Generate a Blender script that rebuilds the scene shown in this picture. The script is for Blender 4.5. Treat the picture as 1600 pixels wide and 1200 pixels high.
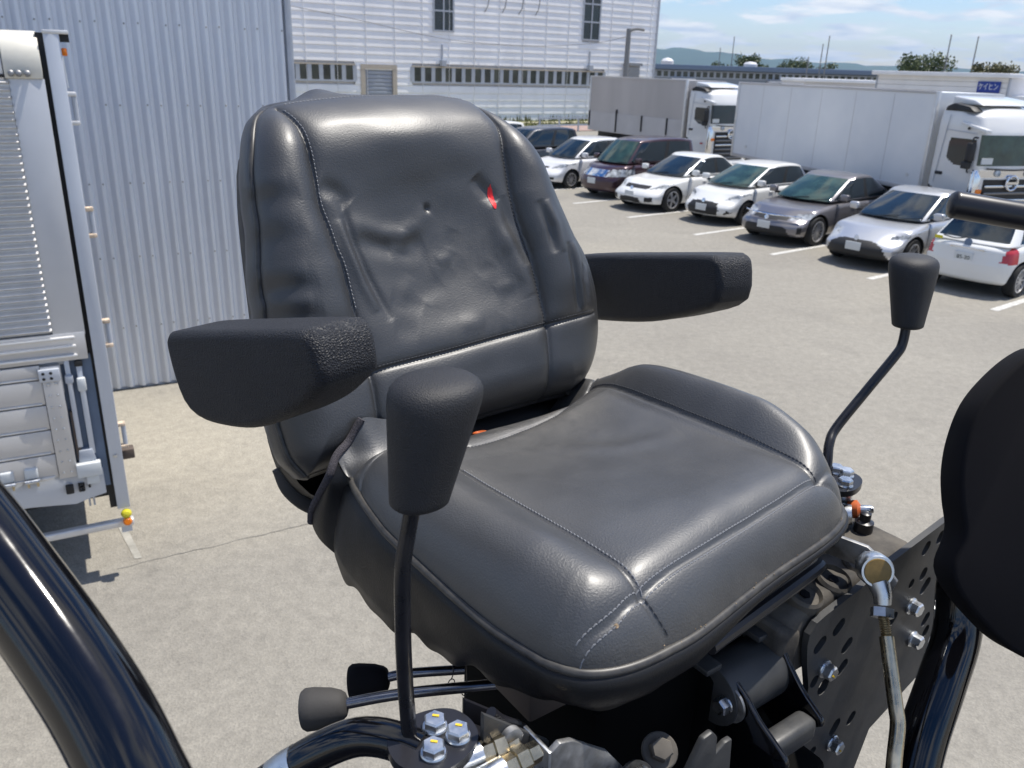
import bpy, bmesh, math, random
import numpy as np
from mathutils import Vector, Matrix
random.seed(7); np.random.seed(7)
for o in list(bpy.data.objects): bpy.data.objects.remove(o)
sc = bpy.context.scene
col = sc.collection
rad = math.radians

# ------------------------------------------------------------------ camera
EYE = 3.65
cam_d = bpy.data.cameras.new('camera'); cam = bpy.data.objects.new('camera', cam_d); col.objects.link(cam)
cam_d.sensor_width = 36; cam_d.lens = 29.25; cam_d.clip_start = .02; cam_d.clip_end = 30000
_p, _r = rad(20.85), rad(1.8)
_u = Vector((0, math.sin(_p), math.cos(_p))); _x = Vector((1, 0, 0)); _f = Vector((0, math.cos(_p), -math.sin(_p)))
_R = math.cos(_r)*_x + math.sin(_r)*_u; _U = -math.sin(_r)*_x + math.cos(_r)*_u
cam.matrix_world = Matrix(((_R.x, _U.x, -_f.x, 0), (_R.y, _U.y, -_f.y, 0), (_R.z, _U.z, -_f.z, EYE), (0, 0, 0, 1)))
cam_d.dof.use_dof = True; cam_d.dof.focus_distance = .92; cam_d.dof.aperture_fstop = 15.0
sc.camera = cam

# ------------------------------------------------------------------ light
SUN_AZ, SUN_EL = 27.5, 69.0
w = bpy.data.worlds.new('World'); sc.world = w; w.use_nodes = True
nt = w.node_tree; nt.nodes.clear(); N = nt.nodes.new; LK = nt.links.new
out = N('ShaderNodeOutputWorld'); sky = N('ShaderNodeTexSky'); sky.sky_type = 'NISHITA'
sky.sun_disc = False; sky.sun_elevation = rad(SUN_EL); sky.sun_rotation = rad(90-SUN_AZ); sky.altitude = 50
sky.air_density = 1.0; sky.dust_density = .2; sky.ozone_density = 2.5
bg = N('ShaderNodeBackground'); bg.inputs[1].default_value = .125
hs = N('ShaderNodeHueSaturation'); hs.inputs['Saturation'].default_value = 1.3; LK(sky.outputs[0], hs.inputs['Color']); mt_ = N('ShaderNodeMix'); mt_.data_type = 'RGBA'; mt_.blend_type = 'MULTIPLY'; mt_.inputs[0].default_value = 1; mt_.inputs[7].default_value = (.96, .90, 1, 1); LK(hs.outputs[0], mt_.inputs[6]); LK(mt_.outputs[2], bg.inputs[0])
tc = N('ShaderNodeTexCoord'); sp = N('ShaderNodeSeparateXYZ'); LK(tc.outputs['Generated'], sp.inputs[0])
def wm(op, a, b=None):
    m = N('ShaderNodeMath'); m.operation = op
    for i, s in enumerate((a, b)):
        if s is None: continue
        if isinstance(s, (int, float)): m.inputs[i].default_value = s
        else: LK(s, m.inputs[i])
    return m.outputs[0]
zz = wm('ADD', wm('MAXIMUM', sp.outputs[2], 0.0), .13)
cv = N('ShaderNodeCombineXYZ'); LK(wm('DIVIDE', sp.outputs[0], zz), cv.inputs[0]); LK(wm('DIVIDE', sp.outputs[1], zz), cv.inputs[1])
cn = N('ShaderNodeTexNoise'); cn.inputs['Scale'].default_value = 2.3; cn.inputs['Detail'].default_value = 9; cn.inputs['Roughness'].default_value = .58; cn.inputs['Distortion'].default_value = .25
mpw = N('ShaderNodeMapping'); mpw.inputs['Location'].default_value = (3.4, 7.3, 0); LK(cv.outputs[0], mpw.inputs[0]); LK(mpw.outputs[0], cn.inputs['Vector'])
cr = N('ShaderNodeValToRGB'); cr.color_ramp.elements[0].position = .47; cr.color_ramp.elements[1].position = .575
cr.color_ramp.elements[0].color = (0, 0, 0, 1); cr.color_ramp.elements[1].color = (.9, .9, .9, 1); LK(cn.outputs[0], cr.inputs[0])
cn2 = N('ShaderNodeTexNoise'); cn2.inputs['Scale'].default_value = 3.3; cn2.inputs['Detail'].default_value = 6; LK(mpw.outputs[0], cn2.inputs['Vector'])
cr2 = N('ShaderNodeValToRGB'); cr2.color_ramp.elements[0].position = .35; cr2.color_ramp.elements[0].color = (.60, .68, .82, 1)
cr2.color_ramp.elements[1].position = .6; cr2.color_ramp.elements[1].color = (.97, .97, .98, 1); LK(cn2.outputs[0], cr2.inputs[0])
bg2 = N('ShaderNodeBackground'); bg2.inputs[1].default_value = .95; LK(cr2.outputs[0], bg2.inputs[0])
mx = N('ShaderNodeMixShader'); LK(cr.outputs[0], mx.inputs[0]); LK(bg.outputs[0], mx.inputs[1]); LK(bg2.outputs[0], mx.inputs[2]); LK(mx.outputs[0], out.inputs[0])

sd = bpy.data.lights.new('sun', 'SUN'); sun = bpy.data.objects.new('sun', sd); col.objects.link(sun)
sd.energy = 4.6; sd.angle = rad(.53); sd.color = (1.0, .95, .87)
_s = Vector((math.cos(rad(SUN_EL))*math.cos(rad(SUN_AZ)), math.cos(rad(SUN_EL))*math.sin(rad(SUN_AZ)), math.sin(rad(SUN_EL))))
sun.rotation_euler = (-_s).to_track_quat('-Z', 'Y').to_euler(); sun.location = (10, 5, 30)
vs = sc.view_settings; vs.view_transform = 'Standard'; vs.look = 'None'; vs.exposure = 0.28; vs.gamma = 1; vs.use_curve_mapping = False
sc.render.engine = 'CYCLES'; sc.cycles.use_denoising = True; sc.cycles.max_bounces = 8; sc.cycles.caustics_reflective = False; sc.cycles.caustics_refractive = False
sc.cycles.sample_clamp_indirect = 6

# ------------------------------------------------------------------ materials
M = {}
def pbr(name, c, rough=.5, metal=0., nz=0., nscale=8., bump=0., bscale=200., bdist=.001, coat=0., coat_r=.04, spec=.5, rnoise=0., kind='noise', c2=None, attr=None, attr_col=None, detail=6., streak=None):
    m = bpy.data.materials.new(name); m.use_nodes = True; t = m.node_tree; b = t.nodes['Principled BSDF']
    b.inputs['Roughness'].default_value = rough; b.inputs['Metallic'].default_value = metal; b.inputs['Specular IOR Level'].default_value = spec
    b.inputs['Base Color'].default_value = (*c, 1)
    if coat: b.inputs['Coat Weight'].default_value = coat; b.inputs['Coat Roughness'].default_value = coat_r
    tcn = t.nodes.new('ShaderNodeTexCoord'); cs = None
    if nz or rnoise or c2:
        n = t.nodes.new('ShaderNodeTexNoise'); n.inputs['Scale'].default_value = nscale; n.inputs['Detail'].default_value = detail; n.inputs['Roughness'].default_value = .6
        if streak:
            mp = t.nodes.new('ShaderNodeMapping'); mp.inputs['Scale'].default_value = streak; t.links.new(tcn.outputs['Object'], mp.inputs[0]); t.links.new(mp.outputs[0], n.inputs['Vector'])
        else: t.links.new(tcn.outputs['Object'], n.inputs['Vector'])
        r = t.nodes.new('ShaderNodeValToRGB'); r.color_ramp.elements[0].position = .3; r.color_ramp.elements[1].position = .7
        a = tuple(max(0, x*(1-nz)) for x in c); d = c2 or tuple(min(1, x*(1+nz)) for x in c)
        r.color_ramp.elements[0].color = (*a, 1); r.color_ramp.elements[1].color = (*d, 1)
        t.links.new(n.outputs[0], r.inputs[0]); t.links.new(r.outputs[0], b.inputs['Base Color']); cs = r.outputs[0]
        if rnoise:
            mr = t.nodes.new('ShaderNodeMapRange'); mr.inputs[1].default_value = .3; mr.inputs[2].default_value = .7; mr.inputs[3].default_value = max(0, rough-rnoise); mr.inputs[4].default_value = min(1, rough+rnoise)
            t.links.new(n.outputs[0], mr.inputs[0]); t.links.new(mr.outputs[0], b.inputs['Roughness'])
    if attr:
        at = t.nodes.new('ShaderNodeAttribute'); at.attribute_name = attr
        n2 = t.nodes.new('ShaderNodeTexNoise'); n2.inputs['Scale'].default_value = 55; n2.inputs['Detail'].default_value = 8; n2.inputs['Roughness'].default_value = .7; t.links.new(tcn.outputs['Object'], n2.inputs['Vector'])
        mr2 = t.nodes.new('ShaderNodeMapRange'); mr2.inputs[1].default_value = .35; mr2.inputs[2].default_value = .68; t.links.new(n2.outputs[0], mr2.inputs[0])
        mu = t.nodes.new('ShaderNodeMath'); mu.operation = 'MULTIPLY'; t.links.new(at.outputs['Fac'], mu.inputs[0]); t.links.new(mr2.outputs[0], mu.inputs[1])
        mxn = t.nodes.new('ShaderNodeMix'); mxn.data_type = 'RGBA'; t.links.new(mu.outputs[0], mxn.inputs[0])
        if cs: t.links.new(cs, mxn.inputs[6])
        else: mxn.inputs[6].default_value = (*c, 1)
        mxn.inputs[7].default_value = (*attr_col, 1); t.links.new(mxn.outputs[2], b.inputs['Base Color'])
    if bump:
        if kind == 'voronoi':
            bn = t.nodes.new('ShaderNodeTexVoronoi'); bn.feature = 'DISTANCE_TO_EDGE'; bn.inputs['Scale'].default_value = bscale; src = bn.outputs['Distance']
        else:
            bn = t.nodes.new('ShaderNodeTexNoise'); bn.inputs['Scale'].default_value = bscale; bn.inputs['Detail'].default_value = 4; src = bn.outputs[0]
        t.links.new(tcn.outputs['Object'], bn.inputs['Vector'])
        bu = t.nodes.new('ShaderNodeBump'); bu.inputs['Strength'].default_value = bump; bu.inputs['Distance'].default_value = bdist
        t.links.new(src, bu.inputs['Height']); t.links.new(bu.outputs[0], b.inputs['Normal'])
    M[name] = m; return m

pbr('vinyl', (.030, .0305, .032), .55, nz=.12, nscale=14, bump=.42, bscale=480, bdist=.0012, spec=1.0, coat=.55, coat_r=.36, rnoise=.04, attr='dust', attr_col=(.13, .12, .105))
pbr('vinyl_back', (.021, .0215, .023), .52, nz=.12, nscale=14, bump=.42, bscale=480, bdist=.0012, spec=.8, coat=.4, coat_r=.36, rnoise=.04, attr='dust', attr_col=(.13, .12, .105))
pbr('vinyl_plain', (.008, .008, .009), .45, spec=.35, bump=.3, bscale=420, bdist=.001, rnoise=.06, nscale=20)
pbr('thread', (.20, .205, .22), .7)
pbr('thread_dark', (.05, .052, .058), .7)
pbr('piping', (.03, .03, .033), .42, nz=.3, nscale=60, c2=(.075, .07, .062))
pbr('hem', (.075, .068, .078), .95, bump=1, bscale=900, bdist=.003, nz=.5, nscale=500)
pbr('foam_black', (.014, .015, .019), .58, bump=.9, bscale=400, bdist=.0020, kind='voronoi', nz=.15, nscale=30, spec=.45)
pbr('knob', (.016, .016, .018), .58, bump=.8, bscale=900, bdist=.0007, nz=.2, nscale=40)
pbr('rubber_grey', (.045, .043, .042), .75, bump=.2, bscale=300)
pbr('rod_black', (.012, .012, .015), .3, nz=.3, nscale=40, rnoise=.08)
pbr('gloss_black', (.003, .003, .004), .09, coat=.3, rnoise=.06, nscale=18, bump=.03, bscale=60)
pbr('satin_black', (.014, .014, .018), .33, nz=.2, nscale=25)
pbr('matte_black', (.005, .0045, .006), .85, nz=.2, spec=.2)
pbr('shade_black', (.003, .003, .003), .9, spec=.1)  # near black: deep shade under the seat put into the colour
pbr('line_faded', (.33, .315, .275), .9, nz=.3, nscale=8)
pbr('crack', (.17, .162, .145), .9, nz=.4, nscale=3)
pbr('plate_grey', (.052, .054, .058), .5, nz=.35, nscale=26, rnoise=.1, c2=(.055, .055, .054), bump=.15, bscale=240)
pbr('zinc', (.62, .64, .66), .32, metal=1, nz=.18, nscale=60, rnoise=.1)
pbr('zinc_dull', (.32, .32, .32), .55, metal=1, nz=.25, nscale=90, rnoise=.1)
pbr('yellow_zinc', (.50, .43, .30), .28, metal=1, nz=.3, nscale=50, rnoise=.1)
pbr('yellow_mark', (.75, .50, .03), .5)
pbr('chrome_rod', (.22, .22, .24), .22, metal=1, nz=.2, nscale=40)
pbr('amber_cap', (.22, .14, .035), .35, nz=.3, nscale=60)
pbr('orange_seal', (.55, .12, .03), .5)
pbr('dusty_rubber', (.035, .032, .03), .8, nz=.4, nscale=22, c2=(.13, .115, .095))
pbr('grey_vinyl', (.10, .10, .105), .35, nz=.2, nscale=12)
pbr('red_paint', (.85, .015, .02), .5, nz=.15, nscale=120)
pbr('machine_red', (.10, .006, .012), .35, coat=.3, nz=.1)
pbr('dirt_clay', (.30, .22, .14), .95, nz=.5, nscale=300, bump=.8, bscale=400, bdist=.002)
# place
pbr('asphalt', (.20, .196, .184), .9, nz=.10, nscale=.35, bump=.5, bscale=60, bdist=.006)
pbr('line_paint', (.52, .51, .48), .8, nz=.35, nscale=14)
pbr('corrugated_steel', (.70, .73, .78), .42, metal=.2, nz=.10, nscale=1.2, streak=(1, 1, .2), rnoise=.08)
pbr('siding_white', (.88, .88, .88), .45, nz=.07, nscale=.6, streak=(1, 1, .4))
pbr('door_grey', (.34, .37, .43), .5, nz=.05)
pbr('frame_grey', (.42, .45, .5), .5, nz=.08)
pbr('frame_tan', (.50, .44, .36), .6, nz=.1)
pbr('window_dark', (.035, .045, .04), .12, nz=.6, nscale=.8, c2=(.10, .11, .085))
pbr('glass_dark', (.012, .02, .026), .04, nz=.3, nscale=2.0, spec=.7)
pbr('glass_green', (.03, .06, .05), .04, nz=.5, nscale=2.5, spec=.7)
pbr('plastic_black', (.012, .012, .013), .55)
pbr('tyre', (.012, .012, .012), .85, nz=.3)
pbr('rim', (.50, .50, .51), .3, metal=.5, nz=.2, nscale=9)
pbr('rim_dark', (.20, .20, .21), .3, metal=1)
pbr('chrome', (.75, .76, .78), .10, metal=1)
pbr('lamp_clear', (.16, .18, .20), .06, nz=.8, nscale=7, spec=.9, c2=(.62, .65, .68))
pbr('lamp_red', (.42, .02, .03), .12, spec=.7)
pbr('lamp_amber', (.80, .20, .01), .2)
pbr('lamp_yellow', (.62, .55, .03), .2)
pbr('number_plate', (.62, .64, .64), .5)
pbr('ink', (.015, .03, .02), .6)
for n, c, me in (('paint_white', (.74, .74, .72), 0), ('paint_pearl', (.72, .72, .73), 0), ('paint_navy', (.012, .016, .03), .2), ('paint_maroon', (.045, .016, .024), .3), ('paint_grey', (.20, .19, .20), .55), ('paint_silver', (.55, .56, .58), .55), ('paint_cab', (.70, .70, .69), 0)):
    pbr(n, c, .3, metal=me, coat=.9, nz=.02, nscale=2)
pbr('trailer_white', (.74, .76, .78), .4, nz=.06, nscale=.9, c2=(.79, .80, .80))
pbr('trailer_alu', (.46, .43, .41), .45, nz=.12, nscale=.7, streak=(1, 1, .3))
pbr('trailer_low', (.52, .50, .49), .5, nz=.12, nscale=.8)
pbr('alu', (.70, .69, .67), .38, metal=.35, nz=.10, nscale=6, rnoise=.05)
pbr('alu_panel', (.60, .61, .63), .45, metal=.3, nz=.05, nscale=2)
pbr('alu_gate', (.60, .59, .58), .42, metal=.4, nz=.06, nscale=3)
pbr('truck_blue_grey', (.56, .59, .64), .42, metal=.2, nz=.05, nscale=3)
pbr('cream', (.72, .69, .60), .45, nz=.06)
pbr('rusty', (.58, .46, .34), .8, nz=.5, nscale=40)
pbr('brown_block', (.10, .075, .06), .7)
pbr('roof_blue_grey', (.14, .19, .27), .5, nz=.08)
pbr('building_grey', (.27, .31, .36), .7, nz=.06)
pbr('building_white', (.66, .66, .68), .6, nz=.05)
pbr('sign_blue', (.015, .05, .32), .4)
pbr('sign_white', (.80, .82, .85), .5)
pbr('pole_grey', (.22, .22, .22), .7)
pbr('bark', (.05, .038, .028), .95, nz=.4)
pbr('leaf', (.045, .085, .022), .6, nz=.5, nscale=3, c2=(.10, .13, .03))
pbr('leaf_dry', (.09, .095, .028), .6, nz=.5, nscale=3, c2=(.14, .13, .04))
pbr('hill', (.035, .06, .025), .95, nz=.3, nscale=.004)
pbr('grass', (.09, .13, .03), .9, nz=.5, nscale=6, c2=(.20, .19, .06))
pbr('dry_strip', (.36, .34, .24), .95, nz=.2)
pbr('brick_pink', (.34, .24, .21), .9, nz=.3)
pbr('concrete', (.35, .34, .32), .9, nz=.12)
# asphalt detail: aggregate speckle, sandy and dark patches
def asphalt_nodes():
    m = M['asphalt']; t = m.node_tree; b = t.nodes['Principled BSDF']; Nn = t.nodes.new; L = t.links.new
    for n in list(t.nodes):
        if n.type in ('TEX_NOISE', 'VALTORGB', 'BUMP'): t.nodes.remove(n)
    tcn = [n for n in t.nodes if n.type == 'TEX_COORD'][0]
    def noise(s, d, r=.6):
        n = Nn('ShaderNodeTexNoise'); n.inputs['Scale'].default_value = s; n.inputs['Detail'].default_value = d; n.inputs['Roughness'].default_value = r; L(tcn.outputs['Object'], n.inputs['Vector']); return n.outputs[0]
    def ramp(src, p0, c0, p1, c1):
        r = Nn('ShaderNodeValToRGB'); r.color_ramp.elements[0].position = p0; r.color_ramp.elements[0].color = (*c0, 1); r.color_ramp.elements[1].position = p1; r.color_ramp.elements[1].color = (*c1, 1); L(src, r.inputs[0]); return r.outputs[0]
    def mix(f, a, c, mode='MIX'):
        x = Nn('ShaderNodeMix'); x.data_type = 'RGBA'; x.blend_type = mode
        if isinstance(f, float): x.inputs[0].default_value = f
        else: L(f, x.inputs[0])
        for s, v in ((6, a), (7, c)):
            if isinstance(v, tuple): x.inputs[s].default_value = (*v, 1)
            else: L(v, x.inputs[s])
        return x.outputs[2]
    base = ramp(noise(.28, 8), .3, (.242, .226, .196), .72, (.303, .284, .244))
    sand = ramp(noise(.16, 5), .5, (0, 0, 0), .7, (1, 1, 1))
    base = mix(sand, base, (.318, .294, .245))
    vd = Nn('ShaderNodeVectorMath'); vd.operation = 'DISTANCE'; vd.inputs[1].default_value = (-3.3, 7.6, 0); L(tcn.outputs['Object'], vd.inputs[0])
    ad = Nn('ShaderNodeMath'); ad.operation = 'ADD'; L(vd.outputs['Value'], ad.inputs[0]); nn_ = Nn('ShaderNodeMath'); nn_.operation = 'MULTIPLY'; nn_.inputs[1].default_value = 2.2; L(noise(.8, 5), nn_.inputs[0]); L(nn_.outputs[0], ad.inputs[1])
    mrp = Nn('ShaderNodeMapRange'); mrp.inputs[1].default_value = 1.6; mrp.inputs[2].default_value = 3.6; mrp.inputs[3].default_value = .85; mrp.inputs[4].default_value = 0; L(ad.outputs[0], mrp.inputs[0])
    base = mix(mrp.outputs[0], base, (.40, .365, .295))
    vor = Nn('ShaderNodeTexVoronoi'); vor.inputs['Scale'].default_value = 85; L(tcn.outputs['Object'], vor.inputs['Vector'])
    g = ramp(vor.outputs['Color'], .15, (.84, .84, .84), .9, (1.13, 1.125, 1.11))
    base = mix(.8, base, g, 'MULTIPLY')
    n8 = ramp(noise(9, 6, .75), .35, (.84, .84, .84), .7, (1.1, 1.1, 1.1)); base = mix(1.0, base, n8, 'MULTIPLY')
    patch = ramp(noise(.55, 3, .5), .56, (1, 1, 1), .66, (.90, .90, .905)); base = mix(1.0, base, patch, 'MULTIPLY')
    spots = ramp(noise(1.6, 4, .5), .70, (1, 1, 1), .78, (.72, .72, .72)); base = mix(1.0, base, spots, 'MULTIPLY')
    L(base, b.inputs['Base Color'])
    bu = Nn('ShaderNodeBump'); bu.inputs['Strength'].default_value = .6; bu.inputs['Distance'].default_value = .006; L(vor.outputs['Distance'], bu.inputs['Height']); L(bu.outputs[0], b.inputs['Normal'])
asphalt_nodes()

# ------------------------------------------------------------------ helpers
BASE = {}
def tag(o, label=None, cat=None, group=None, kind=None):
    if label: o['label'] = label
    if cat: o['category'] = cat
    if group: o['group'] = group
    if kind: o['kind'] = kind
    return o
def thing(name, label, cat, loc=(0, 0, 0), rz=0., group=None, base=(0, 0, 0)):
    o = bpy.data.objects.new(name, None); col.objects.link(o); o.empty_display_size = .1
    b = Vector(base); c, s = math.cos(rz), math.sin(rz)
    o.location = (loc[0]+c*b.x-s*b.y, loc[1]+s*b.x+c*b.y, loc[2]+b.z); o.rotation_euler = (0, 0, rz); BASE[o.name] = b
    return tag(o, label, cat, group)
def finish(me, name, mat, parent=None, angle=35, off=None):
    o = bpy.data.objects.new(name, me); col.objects.link(o)
    if mat is not None: me.materials.append(M[mat] if isinstance(mat, str) else mat)
    me.polygons.foreach_set('use_smooth', [True]*len(me.polygons))
    if angle < 179: me.set_sharp_from_angle(angle=rad(angle))
    if parent is not None:
        b = BASE.get(parent.name)
        if b is not None and b.length > 0: me.transform(Matrix.Translation(-b))
        o.parent = parent
        BASE[o.name] = b if b is not None else Vector()
    return o
def catmull(pts, n, closed=False):
    P = np.array(pts, float); m = len(P)
    if closed: Q = np.vstack([P[-1:], P, P[:2]])
    else: Q = np.vstack([2*P[0]-P[1], P, 2*P[-1]-P[-2]])
    segs = m if closed else m-1; out = []
    for i in range(segs):
        p0, p1, p2, p3 = Q[i], Q[i+1], Q[i+2], Q[i+3]
        for t in np.linspace(0, 1, 12, endpoint=False):
            out.append(.5*((2*p1)+(p2-p0)*t+(2*p0-5*p1+4*p2-p3)*t*t+(3*p1-p0-3*p2+p3)*t**3))
    out.append(P[0] if closed else P[-1]); out = np.array(out)
    d = np.r_[0, np.cumsum(np.linalg.norm(np.diff(out, axis=0), axis=1))]
    s = np.linspace(0, d[-1], n, endpoint=not closed)
    return np.stack([np.interp(s, d, out[:, k]) for k in range(P.shape[1])], 1)
class MB:
    def __init__(s): s.v = []; s.f = []
    def add(s, v, f):
        n = len(s.v); s.v += [tuple(map(float, p)) for p in v]; s.f += [tuple(i+n for i in q) for q in f]; return s
    def box(s, c, d, rot=None):
        c = Vector(c); h = Vector(d)/2; R = rot if rot is not None else Matrix.Identity(3)
        v = [c+R @ Vector((x*h.x, y*h.y, z*h.z)) for x in (-1, 1) for y in (-1, 1) for z in (-1, 1)]
        return s.add(v, [(0, 1, 3, 2), (4, 6, 7, 5), (0, 4, 5, 1), (2, 3, 7, 6), (0, 2, 6, 4), (1, 5, 7, 3)])
    def prism(s, poly, f0, f1):           # poly of 2-D points, f0/f1 map a 2-D point to the two end faces
        n = len(poly); v = [f0(*p) for p in poly]+[f1(*p) for p in poly]
        return s.add(v, [tuple(range(n))[::-1], tuple(range(n, 2*n))]+[(i, (i+1) % n, n+(i+1) % n, n+i) for i in range(n)])
    def tube(s, path, r, seg=16, n=None, cap=True, smooth=True):
        P = catmull(path, n or max(2, len(path)*8)) if smooth and len(path) > 2 else np.array(path, float)
        k = len(P); rr = np.interp(np.linspace(0, 1, k), np.linspace(0, 1, len(r)), r) if isinstance(r, (list, tuple)) else np.full(k, r)
        T = np.gradient(P, axis=0); T /= np.linalg.norm(T, axis=1)[:, None]
        a = np.array((0, 0, 1.)) if abs(T[0][2]) < .9 else np.array((1., 0, 0)); u = np.cross(T[0], a); u /= np.linalg.norm(u); V = []
        for i in range(k):
            u = u-T[i]*(u@T[i]); u /= np.linalg.norm(u); b = np.cross(T[i], u)
            for j in range(seg):
                an = 2*math.pi*j/seg; V.append(P[i]+rr[i]*(u*math.cos(an)+b*math.sin(an)))
        F = [(i*seg+j, i*seg+(j+1) % seg, (i+1)*seg+(j+1) % seg, (i+1)*seg+j) for i in range(k-1) for j in range(seg)]
        if cap: F += [tuple(range(seg))[::-1], tuple((k-1)*seg+j for j in range(seg))]
        return s.add(V, F)
    def lathe(s, prof, c, ax, seg=32):     # prof: (radius, along)
        c = Vector(c); ax = Vector(ax).normalized(); u = ax.orthogonal().normalized(); b = ax.cross(u); V = []; k = len(prof)
        for r, t in prof:
            for j in range(seg):
                an = 2*math.pi*j/seg; V.append(c+ax*t+(u*math.cos(an)+b*math.sin(an))*max(r, 1e-5))
        F = [(i*seg+j, i*seg+(j+1) % seg, (i+1)*seg+(j+1) % seg, (i+1)*seg+j) for i in range(k-1) for j in range(seg)]
        F += [tuple(range(seg))[::-1], tuple((k-1)*seg+j for j in range(seg))]
        return s.add(V, F)
    def mesh(s, name, bevel=0., seg=2, clean=True, limit=30):
        me = bpy.data.meshes.new(name)
        bm = bmesh.new(); vs_ = [bm.verts.new(p) for p in s.v]
        for q in s.f:
            try: bm.faces.new([vs_[i] for i in q])
            except ValueError: pass
        if clean: bmesh.ops.recalc_face_normals(bm, faces=bm.faces)
        if bevel:
            es = [e for e in bm.edges if len(e.link_faces) == 2 and e.calc_face_angle(0) > rad(limit)]
            bmesh.ops.bevel(bm, geom=es, offset=bevel, segments=seg, profile=.5, affect='EDGES', clamp_overlap=True)
        bm.to_mesh(me); bm.free(); return me
    def build(s, name, mat, parent=None, bevel=0., seg=2, angle=35, clean=True, limit=30):
        return finish(s.mesh(name, bevel, seg, clean, limit), name, mat, parent, angle)
def flat_plate(name, outer, holes, f, th, mat, parent, bevel=0.):
    """plate cut from a 2-D outline with real holes; f maps (a, b, depth) to space"""
    bm = bmesh.new()
    loops = []
    for poly in [outer]+holes:
        vs_ = [bm.verts.new((p[0], p[1], 0)) for p in poly]; loops.append(vs_)
        for i in range(len(vs_)): bm.edges.new((vs_[i], vs_[(i+1) % len(vs_)]))
    bmesh.ops.triangle_fill(bm, use_beauty=True, edges=bm.edges[:])
    faces = [tuple(v.index for v in fc.verts) for fc in (bm.verts.index_update() or bm.faces)]
    n = len(bm.verts); pts = [(v.co.x, v.co.y) for v in bm.verts]
    V = [f(a, b, 0) for a, b in pts]+[f(a, b, th) for a, b in pts]
    F = list(faces)+[tuple(i+n for i in q[::-1]) for q in faces]
    for vs_ in loops:
        ids = [v.index for v in vs_]
        for i in range(len(ids)):
            a, b = ids[i], ids[(i+1) % len(ids)]; F.append((a, b, b+n, a+n))
    bm.free(); mb = MB().add(V, F)
    return mb.build(name, mat, parent, angle=30)
def slot(cx, cz, r, ln, ang, k=6):
    o = []
    for sgn in (1, -1):
        for i in range(k+1):
            an = ang+(-math.pi/2+math.pi*i/k)+(0 if sgn > 0 else math.pi)
            o.append((cx+sgn*math.cos(ang)*ln/2+r*math.cos(an), cz+sgn*math.sin(ang)*ln/2+r*math.sin(an)))
    return o
def hexbolt(parent, pos, ax, af=.019, h=.011, fl=.013, mat='zinc', mark=False, name='bolt'):
    ax = Vector(ax).normalized(); u = ax.orthogonal().normalized(); b = ax.cross(u); p = Vector(pos); m = MB()
    m.lathe([(fl, 0), (fl, .0018), (fl*.93, .003), (fl*.2, .003)], p, ax, 24)
    R = af/2/math.cos(math.pi/6)
    ring = lambda r, t: [p+ax*t+(u*math.cos(i*math.pi/3+.3)+b*math.sin(i*math.pi/3+.3))*r for i in range(6)]
    m.add(ring(R, .002)+ring(R, h*.85)+ring(R*.86, h), [(i, (i+1) % 6, 6+(i+1) % 6, 6+i) for i in range(6)]+[(6+i, 6+(i+1) % 6, 12+(i+1) % 6, 12+i) for i in range(6)]+[tuple(range(12, 18))])
    o = m.build(name, mat, parent, angle=25)
    if mark:
        k = MB(); k.box(p+ax*(h+.0003)+u*.002, (.0022, .0055, .0006), Matrix((u, b, ax)).transposed()); k.build('paint_mark', 'yellow_mark', o)
    return o
def polyd(A, line):
    """distance of points A (n,2) to a polyline, with the arc parameter 0..1"""
    L = np.array(line, float); best = np.full(len(A), 1e9); par = np.zeros(len(A)); sl = np.linalg.norm(np.diff(L, axis=0), axis=1); tot = sl.sum(); acc = 0
    for i in range(len(L)-1):
        d = L[i+1]-L[i]; t = np.clip(((A-L[i])@d)/max(d@d, 1e-12), 0, 1); q = A-(L[i]+t[:, None]*d); dd = np.hypot(q[:, 0], q[:, 1]); k = dd < best
        best[k] = dd[k]; par[k] = (acc+t[k]*sl[i])/tot; acc += sl[i]
    return best, par
def coons(Lc, Rc, Bc, Tc):
    nv, nu = len(Lc), len(Bc); u = np.linspace(0, 1, nu)[None, :, None]; v = np.linspace(0, 1, nv)[:, None, None]
    return (1-v)*Bc[None]+v*Tc[None]+(1-u)*Lc[:, None]+u*Rc[:, None]-((1-u)*(1-v)*Bc[0]+u*(1-v)*Bc[-1]+(1-u)*v*Tc[0]+u*v*Tc[-1])
def grid_mesh(name, G, dust=None, flip=False):
    nv, nu = G.shape[:2]; me = bpy.data.meshes.new(name); i = np.arange(nv*nu).reshape(nv, nu)
    q = np.stack([i[:-1, :-1], i[:-1, 1:], i[1:, 1:], i[1:, :-1]], -1).reshape(-1, 4)
    if flip: q = q[:, ::-1]
    me.from_pydata(G.reshape(-1, 3).tolist(), [], q.tolist())
    if dust is not None:
        a = me.attributes.new('dust', 'FLOAT', 'POINT'); a.data.foreach_set('value', dust.reshape(-1).astype(np.float32))
    return me
def sm(x, a, b): t = np.clip((x-a)/(b-a), 0, 1); return t*t*(3-2*t)
def wav(A, seed, k=6, f0=6, f1=22):
    r = np.random.RandomState(seed); o = np.zeros(len(A))
    for _ in range(k):
        an, fr, ph = r.uniform(0, 6.28), r.uniform(f0, f1), r.uniform(0, 6.28); o += np.sin((A[:, 0]*math.cos(an)+A[:, 1]*math.sin(an))*fr*6.28+ph)/k
    return o
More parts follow.
